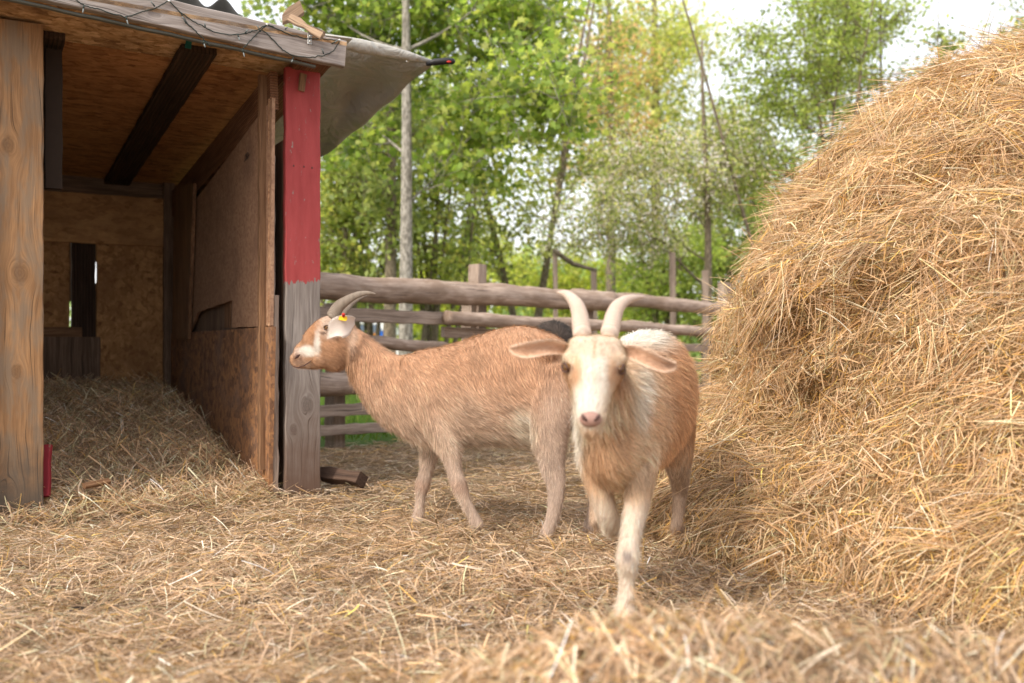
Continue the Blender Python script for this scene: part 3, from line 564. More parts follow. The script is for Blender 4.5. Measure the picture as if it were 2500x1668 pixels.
# grass beyond the fence
n = 60000; y = rng.uniform(7.5, 17, n); x = rng.uniform(-1, 1, n)*(.62*y); k = fence_side(x, y) > .15+.25*rng.random(n); x, y = x[k], y[k]; n = len(x)
D = nrm(np.stack([rng.normal(0, .35, n), rng.normal(0, .35, n), np.ones(n)], 1)); L = rng.uniform(.05, .14, n)
V, Fc = ribbons(np.stack([x, y, np.zeros(n)+.01], 1), D, L, rng.uniform(.006, .012, n), nrm(rng.normal(0, 1, (n, 3))+np.array((0, -1., 0))), rng.normal(0, .03, (n, 3)), 2, True, .8)
c = np.array((.10, .20, .03))*rng.uniform(.6, 1.5, (n, 1))*np.array((1, 1, 1)); c[:, 0] *= rng.uniform(.8, 1.6, n)
tag(mk('grass', V, Fc, M['grass'], None, np.repeat(c, 6, 0), sm=False, origin=(0, 12, 0)), 'short bright green meadow grass growing beyond the fence', 'grass', kind='stuff')
# ------------------------------------------------------------------ trees
MAPLE = np.array([(0, -.5), (.16, -.28), (.5, -.3), (.3, -.02), (.55, .22), (.2, .2), (0, .6), (-.2, .2), (-.55, .22), (-.3, -.02), (-.5, -.3), (-.16, -.28)])
OVAL = np.array([(0, -.5), (.26, -.2), (.28, .15), (0, .55), (-.28, .15), (-.26, -.2)])
def leaves(C, size, cols, tmpl, up=.6):
    n = len(C); N0 = nrm(rng.normal(0, 1, (n, 3))+np.array((0, -.25, up))); A = nrm(np.cross(N0, rng.normal(0, 1, (n, 3)))); B = np.cross(N0, A); K = len(tmpl)
    curl = -.22*(tmpl[:, 0]**2+.6*tmpl[:, 1]**2)
    V = C[:, None]+size[:, None, None]*(tmpl[None, :, :1]*A[:, None]+tmpl[None, :, 1:]*B[:, None]+curl[None, :, None]*N0[:, None])
    return V.reshape(-1, 3), np.arange(n*K).reshape(n, K), np.repeat(cols, K, 0)
def tree(name, label, cat, base, H, tr, crowns, ls, pal, tmpl=OVAL, lpc=60, bark='bark', spread=.3, group=None, stems=1, lean=(0, 0), petals=None, up=.6, sway=.08, vis=1):
    """crowns: (centre, radii, number of clusters)"""
    base = np.array(base, float); t_ = thing(name, label, cat, base, group); mb = MB(); trunks = []
    for s_ in range(stems):
        off = np.array((rng.normal(0, .12), rng.normal(0, .12), 0))*(stems > 1); tp = base+np.array((lean[0], lean[1], H))+(np.array((rng.normal(0, .22), rng.normal(0, .2), rng.uniform(-.25, .0)))*H*.55 if stems > 1 else 0)
        tt = np.linspace(0, 1, 14)[:, None]; pts = base+off+(tp-base-off)*tt; pts[:, 0] += sway*np.sin(tt[:, 0]*5+s_*2)*tt[:, 0]; pts[:, 1] += sway*np.sin(tt[:, 0]*4+s_)*tt[:, 0]
        pts[0, 2] -= .15; rad = tr*(1-.82*tt[:, 0]**.9); rad[0] *= 1.25; trunks.append((pts, rad)); mb.tube(pts, rad, 10)
    cl = []
    for cc, rr, k in crowns:
        cc, rr = np.array(cc), np.array(rr); d = nrm(rng.normal(0, 1, (k, 3)))*(rng.random((k, 1))**.42); cl.append(cc+d*rr)
    cl = np.vstack(cl); LC = []; 
    NP = np.vstack([p[2:] for p, _ in trunks]); NR = np.concatenate([q[2:] for _, q in trunks]); lo = base[2]+.16*H; k_ = NP[:, 2] > lo; NP, NR = NP[k_], NR[k_]
    tc = trunks[0][0][:, :2].mean(0); cl = cl[np.argsort(np.hypot(cl[:, 0]-tc[0], cl[:, 1]-tc[1])+rng.uniform(0, .9, len(cl)))]
    for c in cl:
        dv = c-NP; cost = np.linalg.norm(dv, axis=1)+np.clip(NP[:, 2]-c[2]+.35*np.hypot(dv[:, 0], dv[:, 1]), 0, None)*1.6+.35*(NR < .006); i0 = int(np.argmin(cost)); a = NP[i0]; ln = np.linalg.norm(c-a)
        r0 = min(NR[i0]*.75, .006+.012*ln+.01*tr/.08*rng.random()); mid = (a+c)/2+np.array((0, 0, -.06*ln))+rng.normal(0, .07, 3)*ln
        u = np.linspace(0, 1, 7)[:, None]; br = a*(1-u)**2+2*u*(1-u)*mid+c*u*u; rr_ = np.linspace(r0, max(.003, r0*.3), 7); mb.tube(br, rr_, 5, cap=False); NP = np.vstack([NP, br[2:]]); NR = np.concatenate([NR, rr_[2:]])
        m = rng.poisson(lpc); clump = rng.uniform(.72, 1.25)
        for q in range(4):
            e = c+rng.normal(0, spread*.8, 3); s0 = br[4+rng.integers(3)]; mb.tube([s0, (s0+e)/2+rng.normal(0, .04, 3), e], [.006, .004, .002], 4, cap=False)
            kk = m//4; tt = rng.random(kk)[:, None]**.6; Q = s0+(e-s0)*tt+rng.normal(0, spread*.38, (kk, 3))*np.array((1, 1, .7)); LC.append(np.hstack([Q, np.full((kk, 1), clump)]))
    mb.build('trunk', M[bark], t_, True)
    LC = np.vstack(LC); n = len(LC); pal_ = np.array(pal); cols = pal_[rng.integers(len(pal_), size=n)]*rng.uniform(.7, 1.3, (n, 1))*LC[:, 3:4]
    if tmpl is OVAL: ls = ls*.84
    cols = (cols*.97+cols.mean(1)[:, None]*.10)*np.array((1.12, 1.02, .80))
    V, Fc, c = leaves(LC[:, :3], ls*rng.uniform(.6, 1.2, n), np.clip(cols, 0, .8), tmpl, up); cr = mk('crown', V, Fc, M['leaf'], t_, c, sm=False)
    if petals:
        k = rng.random(n) < petals; B = LC[k, :3]+rng.normal(0, .06, (k.sum(), 3)); B = np.repeat(B, 2, 0)+rng.normal(0, .04, (2*k.sum(), 3)); m = len(B)
        V, Fc, c = leaves(B, ls*rng.uniform(.45, .8, m), np.array((.78, .70, .68))*rng.uniform(.8, 1.1, (m, 1)), OVAL, .2); mk('blossom', V, Fc, M['petal'], t_, np.clip(c, 0, .9), sm=False)
    return t_
def R(px, Y): q = P(px, HY, Y); return (q[0], Y, -.02)
MB_ = [(.20, .31, .06), (.27, .37, .08), (.15, .25, .045), (.34, .41, .11), (.11, .19, .035)]
BR = [(.25, .35, .09), (.30, .39, .10), (.19, .29, .06)]
BR0 = [(.10, .22, .02), (.14, .28, .025), (.18, .33, .03), (.08, .17, .02)]
YG = [(.36, .42, .11), (.30, .38, .09), (.42, .44, .14), (.22, .31, .07)]; MID = [(.25, .33, .11), (.20, .28, .09), (.30, .37, .13), (.15, .22, .07)]; DK = [(.12, .18, .05), (.16, .23, .06), (.09, .14, .04)]
PALE = [(.38, .44, .21), (.32, .39, .16), (.44, .46, .24)]
cw = lambda px, py, Y, rx, ry, rz, k: (P(px, py, Y), (rx*Y/F, ry, rz*Y/F), k)
tree('maple_tree', 'straight pale-barked maple with large fresh green leaves just behind the log fence', 'tree', R(990, 10.5), 7.2, .088,
     [cw(1150, 40, 11.2, 310, .6, 110, 62), cw(1320, 220, 10.2, 130, .8, 120, 28), cw(1170, 330, 10.9, 150, .6, 110, 22), cw(800, 20, 11.2, 190, .6, 80, 24), cw(900, 330, 10.9, 80, .5, 90, 9), cw(1000, 150, 11.6, 260, .5, 100, 20)],
     .092, MB_, MAPLE, 60, 'bark_pale', .30, up=.5, sway=.03)
tree('dark_tree', 'slim dark trunk standing close to the left of the pale maple', 'tree', R(950, 13), 7, .10, [cw(900, 260, 13, 200, 1.2, 200, 34), cw(900, 500, 13, 130, .8, 120, 12)], .11, MID, OVAL, 81, 'bark', .3)
LB = ['dense thicket shrub with thin dark stems right beside the red post', 'many-stemmed green shrub behind the fence left of the maple trunk', 'many-stemmed thicket shrub right of the maple trunk']
for i, (px, Y) in enumerate(((815, 14), (900, 15.5), (1060, 15))):
    tree('thicket_shrub', LB[i], 'shrub', R(px, Y), 5.2, .045, [cw(px, 500, Y, 115, .8, 200, 56), cw(px+10, 280, Y, 130, .8, 140, 26), cw(px, 690, Y, 100, .6, 50, 10)], .10, MID+YG, OVAL, 83, 'bark', .27, 'thicket shrubs behind the fence', stems=8)
tree('forked_tree', 'two-stemmed tree with yellow-green leaves in the middle behind the fence', 'tree', R(1290, 17), 8.5, .075, [cw(1300, 330, 17, 190, 1.3, 190, 40), cw(1200, 540, 17, 170, 1, 150, 36), cw(1320, 90, 18, 220, 1.5, 160, 30)], .12, YG+MID, OVAL, 64, 'bark', .42, stems=3)
tree('willow_tree', 'tall pale yellow-green tree rising highest behind the blossoming tree', 'tree', R(1600, 30), 15, .22, [cw(1590, 140, 30, 150, 2.5, 140, 60), cw(1500, 300, 30, 190, 2.5, 160, 45), cw(1760, 330, 30, 150, 2, 120, 22)], .17, PALE+YG, OVAL, 108, 'bark', .7)
tree('rusty_tree', 'tree with brownish young leaves behind the middle of the fence', 'tree', R(1490, 22), 11, .14, [cw(1480, 170, 22, 120, 1.5, 160, 30), cw(1480, 360, 22, 130, 1.5, 120, 20)], .14, [(.40, .32, .15), (.44, .31, .17), (.34, .36, .13)], OVAL, 70, 'bark', .5)
tree('blossoming_tree', 'apple tree covered in white and pale pink blossom behind the fence', 'tree', R(1725, 14.5), 5.2, .085, [cw(1600, 420, 14.5, 190, 1.2, 130, 62), cw(1440, 540, 14.2, 130, 1.0, 90, 30), cw(1740, 380, 14.8, 130, 1.0, 110, 30), cw(1600, 600, 14.2, 150, .8, 60, 10)],
     .075, PALE+MID, OVAL, 64, 'bark', .26, petals=.42)
tree('young_birch', 'slender young tree with upright fresh green shoots left of the haystack top', 'tree', R(1960, 15), 7.2, .04, [cw(1990, 110, 15, 120, 1.0, 190, 52), cw(1870, 230, 15, 140, 1.0, 180, 44), cw(1830, 430, 15, 110, .8, 150, 34)], .085, BR+MID, OVAL, 81, 'bark', .29, stems=3)
tree('leafy_tree', 'bushy green tree whose crown is cut by the top edge left of the haystack', 'tree', R(2130, 17), 8.2, .055, [cw(2090, 90, 17, 130, 1.1, 170, 56), cw(2040, 290, 17, 130, 1, 150, 36), cw(2200, 40, 17, 60, .8, 80, 10)], .09, BR+MID, OVAL, 78, 'bark', .32, stems=3)
tree('sapling', 'thin sapling with a few leaves showing above the haystack crest', 'tree', R(2300, 14), 5.6, .03, [cw(2310, 150, 14, 40, .3, 80, 9), cw(2280, 260, 14, 60, .4, 50, 7)], .085, MID, OVAL, 67, 'bark', .2)
tree('corner_tree', 'pale green tree just entering the top right corner of the picture', 'tree', R(2540, 18), 7.3, .08, [cw(2530, 90, 18, 90, 1, 100, 22), cw(2620, 200, 18, 150, 1, 150, 20)], .10, YG+MID, OVAL, 81, 'bark', .3)
for i, (px, Y, yc, s, pal) in enumerate(((1750, 19, 600, 130, BR+MID), (1640, 18, 650, 120, BR), (1830, 20, 560, 120, MID), (1930, 21, 480, 130, MID))):
    tree('green_bush', ['bright green bush behind the tall pale pole', 'low leafy green bush under the blossoming branches', 'darker green bush against the upper left slope of the haystack', 'deep green bush below the slender young tree'][i], 'bush', R(px, Y), 3.2, .05, [cw(px, yc, Y, s, .9, 130, 44), cw(px, 770, Y, s, .8, 70, 18)], .11, pal, OVAL, 89, 'bark', .33, 'green bushes behind the fence', stems=6)
for i, (px, Y, yc, sx, sy, k) in enumerate(((1080, 23, 745, 130, 75, 46), (1180, 26, 650, 150, 60, 34), (1400, 24, 690, 130, 80, 34), (1560, 26, 740, 120, 70, 30))):
    tree('sunlit_bush', ['yellow-green bush glowing through the fence rails behind the brown goat', 'yellow-green bush peeping over the top log near the middle fence post', 'yellow-green bush behind the horned head of the facing goat', 'yellow-green bush behind the rails nearest the haystack'][i], 'bush', R(px, Y), 1.6, .04, [cw(px, yc-15, Y, sx*1.1, .9, sy*1.25, int(k*1.3)), cw(px, 810, Y, sx, .8, 40, 16)], .13, [(.34, .42, .06), (.26, .36, .05), (.40, .45, .10)], OVAL, 89, 'bark', .34, 'sunlit yellow-green bushes', stems=6)
# far woodland edge: one mass that nobody could count
n = 52000; xx = rng.uniform(-30, 34, n); yy = rng.uniform(44, 52, n); top = 5.0+1.8*noise(np.stack([xx], 1), .5, 71, 3); zz = rng.random(n)**.9*top
gap = noise(np.stack([xx, zz*1.2], 1), 1.0, 72, 3); k = gap > -.25+.04*zz; xx, yy, zz, n = xx[k], yy[k], zz[k], k.sum()
cc = np.array((.26, .34, .14))*rng.uniform(.6, 1.5, (n, 1))*(1+.3*noise(np.stack([xx, zz], 1), 1.5, 73)[:, None]); V, Fc, c = leaves(np.stack([xx, yy, zz], 1), rng.uniform(.25, .5, n), np.clip(cc, .01, .6), OVAL)
tag(mk('woodland', V, Fc, M['leaf'], None, c, sm=False), 'far hazy green line of woodland seen between the nearer trunks', 'woodland', kind='stuff')
# far white van with coloured crates
van = thing('parked_van', 'white van far away between the goat and the dark tree trunk', 'van', (-5.6, 38, 0))
def prism(name, prof, y0, y1, mat, par):  # profile in x,z at the van
    q = np.array([(van.location[0]+x, y0, z) for x, z in prof]); n_ = len(q); Vv = np.vstack([q, q+np.array((0, y1-y0, 0))])
    return mk(name, Vv, [tuple(range(n_)), tuple(range(2*n_-1, n_-1, -1))]+[(i, i+n_, (i+1) % n_+n_, (i+1) % n_) for i in range(n_)], M[mat], par, None, Vv, False)
prism('body', [(-2.3, .35), (1.7, .35), (1.75, .95), (1.3, 1.15), (.9, 1.95), (-2.2, 2.0), (-2.35, 1.7)], 37.1, 38.9, 'white', van)
prism('side_window', [(-1.9, 1.15), (.95, 1.15), (.62, 1.62), (-1.9, 1.62)], 37.08, 37.12, 'glass', van)
for x in (-1.5, 1.0):
    mb = MB(); mb.tube([(van.location[0]+x, 37.05, .33), (van.location[0]+x, 37.3, .33)], .33, 18); wl = mb.build('wheel', M['black'], van); mb = MB(); mb.tube([(van.location[0]+x, 37.03, .33), (van.location[0]+x, 37.08, .33)], .17, 14); mb.build('rim', M['steel'], wl)
def crate(px, Y, z, wd, mat, label):
    A = P(px, HY, Y); t_ = thing('crate', label, 'crate', (A[0], Y, z)); mb = MB(); w_ = wd/2; h = wd*.7
    for d in ((-w_, -w_, 0, wd, .03, h), (-w_, w_-.03, 0, wd, .03, h), (-w_, -w_+.032, .002, .03, wd-.064, h-.004), (w_-.03, -w_+.032, .002, .03, wd-.064, h-.004), (-w_+.032, -w_+.032, .004, wd-.064, wd-.064, .03)):
        mb.box((A[0]+d[0], Y+d[1], z+d[2]), (d[3], 0, 0), (0, d[4], 0), (0, 0, d[5]))
    mb.build('box', M[mat], t_); mb = MB(); mb.box((A[0]-w_-.01, Y-w_-.012, z+h), (wd+.02, 0, 0), (0, wd+.02, 0), (0, 0, .03)); mb.build('lid', M[mat], t_)
cart = thing('low_table', 'low table carrying the coloured crates in the distance behind the brown goat', 'table', (P(925, 0, 26)[0], 26, 0))
mb = MB(); mb.box((cart.location[0]-.4, 25.75, .92), (.85, 0, 0), (0, .5, 0), (0, 0, .04)); mb.build('table_top', M['grey_wood'], cart)
for sx in (-.36, .36):
    for sy in (25.8, 26.18): mb = MB(); mb.box((cart.location[0]+sx, sy, -.02), (.05, 0, 0), (0, .05, 0), (0, 0, .938)); mb.build('leg', M['grey_wood'], cart)
crate(933, 26, .96, .24, 'blue', 'blue crate standing on the distant low table'); crate(915, 26, .96, .17, 'orange', 'orange crate standing beside the blue crate on the distant table')
# ------------------------------------------------------------------ goats
def loft(mb, st, Lat, n=20, flip=False):
    """st: rows (pos, half width across the body, half height); closed tube with rounded ends"""
    pos = np.array([s[0] for s in st], float); rl = np.array([s[1] for s in st], float); ro = np.array([s[2] for s in st], float)
    k = len(st); t = np.arange(k); tt = np.linspace(0, k-1, (k-1)*5+1)
    def cr(a):  # catmull-rom
        a = np.asarray(a, float); a2 = a if a.ndim > 1 else a[:, None]; out = []
        for x in tt:
            i = min(int(x), k-2); u = x-i; p0 = a2[max(i-1, 0)]; p1 = a2[i]; p2 = a2[i+1]; p3 = a2[min(i+2, k-1)]
            out.append(.5*((2*p1)+(-p0+p2)*u+(2*p0-5*p1+4*p2-p3)*u*u+(-p0+3*p1-3*p2+p3)*u**3))
        out = np.array(out); return out if a.ndim > 1 else out[:, 0]
    pos, rl, ro = cr(pos), cr(rl), cr(ro); T = nrm(np.gradient(pos, axis=0)); Lat = np.asarray(Lat, float)
    A = nrm(np.cross(T, Lat)); B = nrm(np.cross(A, T)); cap = 4
    P_, RL, RO, AA, BB = [], [], [], [], []
    r0 = min(rl[0], ro[0]); r1 = min(rl[-1], ro[-1])
    for j in range(cap): u = (j+.35)/cap; P_.append(pos[0]-T[0]*r0*.75*math.cos(u*math.pi/2)); s = math.sin(u*math.pi/2); RL.append(rl[0]*s); RO.append(ro[0]*s); AA.append(A[0]); BB.append(B[0])
    P_ += list(pos); RL += list(rl); RO += list(ro); AA += list(A); BB += list(B)
    for j in range(cap)[::-1]: u = (j+.35)/cap; P_.append(pos[-1]+T[-1]*r1*.75*math.cos(u*math.pi/2)); s = math.sin(u*math.pi/2); RL.append(rl[-1]*s); RO.append(ro[-1]*s); AA.append(A[-1]); BB.append(B[-1])
    th = np.arange(n)/n*2*np.pi; m = len(P_)
    V = np.array([P_[i]+RO[i]*math.cos(a)*AA[i]+RL[i]*math.sin(a)*BB[i] for i in range(m) for a in th])
    Fc = [(i*n+j, (i+1)*n+j, (i+1)*n+(j+1) % n, i*n+(j+1) % n) for i in range(m-1) for j in range(n)]+[tuple(range(n)), tuple((m-1)*n+j for j in range(n))[::-1]]
    # make the winding face outward
    a, b, c = V[Fc[n*(m//2)][0]], V[Fc[n*(m//2)][1]], V[Fc[n*(m//2)][2]]; nn = np.cross(b-a, c-a); cen = P_[m//2]
    if nn@(a-cen) < 0: Fc = [f[::-1] for f in Fc]
    mb.add(V, Fc); return pos, (rl+ro)/2, T
def fuse(lofts, extra, voxel=.0075, it=5):
    """lofts: list of dict(st, L, ...) -> one continuous surface; returns verts, polys, normals and the guide segments"""
    mb = MB(); seg = []
    for i, lf in enumerate(lofts):
        p, r, T = loft(mb, lf['st'], lf['L']); seg += [(p[j], r[j], T[j], i) for j in range(len(p))]
    for c, A, B, Cc in extra: V, Fc = ellip(np.array(c), A, B, Cc); mb.add(V, Fc)
    o = mb.build('tmp', None); 
    bm = bmesh.new(); bm.from_mesh(o.data); bmesh.ops.recalc_face_normals(bm, faces=bm.faces); bm.to_mesh(o.data); bm.free()
    r = o.modifiers.new('r', 'REMESH'); r.mode = 'VOXEL'; r.voxel_size = voxel; s = o.modifiers.new('s', 'SMOOTH'); s.factor = .5; s.iterations = it
    dg = bpy.context.evaluated_depsgraph_get(); dg.update(); me = bpy.data.meshes.new_from_object(o.evaluated_get(dg)); wl = np.array(o.location)
    n = len(me.vertices); V = np.zeros(n*3); me.vertices.foreach_get('co', V); V = V.reshape(-1, 3)+wl; Nn = np.zeros(n*3); me.vertices.foreach_get('normal', Nn)
    Fc = [tuple(p.vertices) for p in me.polygons]; bpy.data.objects.remove(o); return V, Fc, Nn.reshape(-1, 3), seg
def goat(name, label, base, lofts, extra, colf, nh, hw=.0016, clump=.55, lenf=None, it=5, voxel=.0075):
    root = thing(name, label, 'goat', base); V, Fc, Nn, seg = fuse(lofts, extra, voxel, it)
    body = mk('body', V, Fc, M['hide'], root, colf(V)*.85)
    q = np.array([f for f in Fc if len(f) == 4]); a, b, c, d = (V[q[:, i]] for i in range(4)); area = np.linalg.norm(np.cross(c-a, d-b), axis=1)/2
    sp = np.array([s[0] for s in seg]); sr = np.array([s[1] for s in seg]); sT = np.array([s[2] for s in seg]); si = np.array([s[3] for s in seg])
    cen = (a+b+c+d)/4; LN = np.array([l['hair'] for l in lofts])[si]; GR = np.array([l.get('g', .4) for l in lofts])[si]; fl = np.zeros(len(cen)); fg = np.zeros(len(cen)); fT = np.zeros((len(cen), 3))
    for i in range(0, len(cen), 4000):
        dd = np.linalg.norm(cen[i:i+4000, None]-sp[None], axis=2)/(sr[None]+.01); ww = np.exp(-(dd-dd.min(1)[:, None])*7); ww /= ww.sum(1)[:, None]; fl[i:i+4000] = ww@LN; fg[i:i+4000] = ww@GR; fT[i:i+4000] = ww@sT
    fT = nrm(fT); w_ = area*(.012/np.maximum(fl, .006))**.75; w_ /= w_.sum()
    f = rng.choice(len(q), nh, p=w_); u, v = rng.random((2, nh, 1)); Pp = (a[f]*(1-u)+b[f]*u)*(1-v)+(d[f]*(1-u)+c[f]*u)*v; Nv = nrm(np.cross(c-a, d-b)[f])
    if np.mean((Nv*Nn[q[f, 0]]).sum(1)) < 0: Nv = -Nv
    L_ = fl[f]*(1+.25*noise(Pp, 14, 91, 2)); g = fg[f][:, None]
    if lenf: L_ = L_*lenf(Pp)
    D = fT[f]*(1-g)+np.array((0, 0, -1.))*g; wav = np.stack([noise(Pp, 13, 92, 2), noise(Pp, 13, 93, 2), noise(Pp, 13, 94, 2)], 1); fine = np.stack([noise(Pp, 170, 95, 2), noise(Pp, 170, 96, 2), noise(Pp, 170, 97, 2)], 1)
    D = nrm(D)+.6*wav+.35*fine*clump; D = nrm(D-Nv*(D*Nv).sum(1)[:, None]); lift = rng.uniform(.12, .6, (nh, 1)); D = nrm(D+Nv*lift+rng.normal(0, .10, (nh, 3)))
    bend = -Nv*(L_*.10)[:, None]+np.array((0, 0, -1.))*(L_*.14)[:, None]+rng.normal(0, .05, (nh, 3))*L_[:, None]
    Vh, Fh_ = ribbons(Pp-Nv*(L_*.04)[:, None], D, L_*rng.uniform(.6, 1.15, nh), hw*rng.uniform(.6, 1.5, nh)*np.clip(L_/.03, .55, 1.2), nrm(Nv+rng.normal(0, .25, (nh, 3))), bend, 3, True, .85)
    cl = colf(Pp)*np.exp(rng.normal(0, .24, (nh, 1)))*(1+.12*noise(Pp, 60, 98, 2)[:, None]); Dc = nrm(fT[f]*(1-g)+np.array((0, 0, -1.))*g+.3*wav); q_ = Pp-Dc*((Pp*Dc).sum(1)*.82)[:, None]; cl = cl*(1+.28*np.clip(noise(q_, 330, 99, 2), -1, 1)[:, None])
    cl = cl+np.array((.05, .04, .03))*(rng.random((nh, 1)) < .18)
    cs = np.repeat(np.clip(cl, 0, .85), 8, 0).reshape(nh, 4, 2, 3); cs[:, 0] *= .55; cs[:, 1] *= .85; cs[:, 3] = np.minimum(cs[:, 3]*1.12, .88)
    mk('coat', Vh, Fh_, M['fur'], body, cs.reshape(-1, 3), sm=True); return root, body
def pix(V): return 1250+F*V[:, 0]/V[:, 1], HY-F*(V[:, 2]-CZ)/V[:, 1]
def blob(x, y, cx, cy, rx, ry, soft=.5): return smooth(1+soft, 1-soft, np.sqrt(((x-cx)/rx)**2+((y-cy)/ry)**2))[:, None]
def horn(pts, rad, mat, par, flat_=.75, lat=(0, 1, 0)):
    mb = MB(); k = len(pts); loft(mb, [(p, r*flat_, r) for p, r in zip(pts, rad)], lat, 16); V = mb.V[0]
    p0 = np.array(pts[0]); G = np.stack([V[:, 0], V[:, 1], np.linalg.norm(V-p0, axis=1)], 1); return mk('horn', V, mb.F, M[mat], par, None, G)
def ear(c_line, hw, Wv, Nv, cup, par, colf, thick=.006, hair=2500, hl=.008, inner=None):
    c_line = np.array(c_line, float); t = np.linspace(0, len(c_line)-1, 18); c = np.stack([np.interp(t, np.arange(len(c_line)), c_line[:, i]) for i in range(3)], 1)
    for _ in range(2): c[1:-1] = (c[:-2]+2*c[1:-1]+c[2:])/4
    w_ = np.interp(np.linspace(0, 1, 18), np.linspace(0, 1, len(hw)), hw); T = nrm(np.gradient(c, axis=0)); Wv = np.array(Wv, float)
    Wd = nrm(Wv-T*(T@Wv)[:, None]); Nd = nrm(np.cross(T, Wd)); Nd *= np.sign((Nd@np.array(Nv)))[:, None]; vs = np.linspace(-1, 1, 9); V = []
    for i in range(18):
        for v in vs: V.append(c[i]+Wd[i]*v*w_[i]+Nd[i]*(cup*w_[i]*v*v))
        for v in vs[::-1]: V.append(c[i]+Wd[i]*v*w_[i]+Nd[i]*(cup*w_[i]*v*v)-Nd[i]*thick*(1.05-v*v))
    V = np.array(V); m = 18; Fc = [(i*18+j, i*18+(j+1) % 18, (i+1)*18+(j+1) % 18, (i+1)*18+j) for i in range(m-1) for j in range(18)]+[tuple(range(18)), tuple(17*18+j for j in range(18))]
    CC = colf(V); J = np.tile(np.arange(18), m)
    if inner is not None: kk_ = np.clip(np.where(J < 9, 1.15-1.15*np.abs(np.interp(J, np.arange(9), vs))**3, 0), 0, 1)[:, None]; CC = CC*(1-kk_)+np.array(inner)*kk_
    e = mk('ear', V, Fc, M['hide'], par, CC); bm = bmesh.new(); bm.from_mesh(e.data); bmesh.ops.recalc_face_normals(bm, faces=bm.faces); bm.to_mesh(e.data); bm.free()
    k = rng.integers(17, size=hair); j = rng.integers(18, size=hair); u = rng.random((hair, 1)); Pp = V[k*18+j]*(1-u)+V[(k+1)*18+(j+1) % 18]*u; N0 = nrm(Pp-c[k]+(np.where(j < 9, 1, -1)[:, None])*Nd[k]*.02)
    D = nrm(T[k]+N0*.35+rng.normal(0, .2, (hair, 3))); Vh, Fh_ = ribbons(Pp, D, hl*rng.uniform(.6, 1.3, hair), np.full(hair, .0011), N0, D*0, 2, True, .8)
    mk('ear_fur', Vh, Fh_, M['fur'], e, np.clip(np.repeat(CC[k*18+j]*rng.uniform(.85, 1.15, (hair, 1)), 6, 0), 0, .88)); return e
def eye(c, out, par, r=.0115, fwd=(1, 0, 0), lid='dark_skin'):
    out = nrm(out); fwd = np.array(fwd, float); fwd = nrm(fwd-out*(fwd@out)); up = np.cross(out, fwd)
    V, Fc = ellip(np.array(c), fwd*r, up*r, out*r); e = mk('eye', V, Fc, M['eye'], par); V, Fc = ellip(np.array(c)+out*r*.86, fwd*r*.5, up*r*.2, out*r*.18, 10, 6); mk('pupil', V, Fc, M['pupil'], e)
    for s, nm in ((1, 'upper'), (-1, 'lower')):
        th = np.linspace(0, math.pi, 9); pts = [np.array(c)+fwd*r*1.12*math.cos(a)+up*s*r*.78*math.sin(a)+out*r*(.45+.35*math.sin(a)) for a in th]; mb = MB(); mb.tube(pts, [.001]+[.0026]*7+[.001], 6); mb.build('eyelid', M[lid], par, True)
# ---- goat in profile
LA = np.array((.33, .94, 0)); 
def Yg1(px): return np.interp(px, [700, 860, 1000, 1350, 1420], [4.12, 4.08, 4.0, 3.80, 3.77])
def s1(px, py, hp, lat, dy=0): Y = Yg1(px)+dy; return (P(px, py, Y), lat, hp*Y/F-.009)
torso = [s1(992, 985, 70, .055), s1(1012, 985, 105, .08), s1(1045, 974, 124, .105), s1(1085, 969, 127, .118), s1(1130, 962, 131, .128), s1(1175, 954, 138, .136), s1(1220, 947, 146, .138), s1(1265, 938, 148, .130), s1(1310, 928, 142, .122), s1(1350, 915, 126, .108), s1(1382, 902, 98, .085), s1(1400, 895, 66, .05)]
neck = [s1(852, 842, 52, .044), s1(876, 864, 56, .046), s1(900, 893, 64, .050), s1(922, 916, 74, .054), s1(948, 938, 90, .062), s1(985, 958, 106, .078), s1(1035, 966, 118, .098), s1(1080, 962, 112, .1)]
head = [(P(716, 878, 4.11), .020, 15/590), (P(724, 877, 4.11), .027, 24/590), (P(740, 870, 4.11), .030, 34/590), (P(758, 862, 4.10), .034, 43/590), (P(776, 851, 4.09), .044, 56/590), (P(797, 843, 4.08), .054, 67/590), (P(820, 838, 4.08), .056, 69/590), (P(843, 838, 4.08), .050, 62/590), (P(864, 842, 4.08), .038, 40/590)]
def leg1(rows, dy, hp=1.0): return [(P(px, py, Yg1(px)+dy), lat, r*hp*(Yg1(px)+dy)/F-.002) for px, py, r, lat in rows]
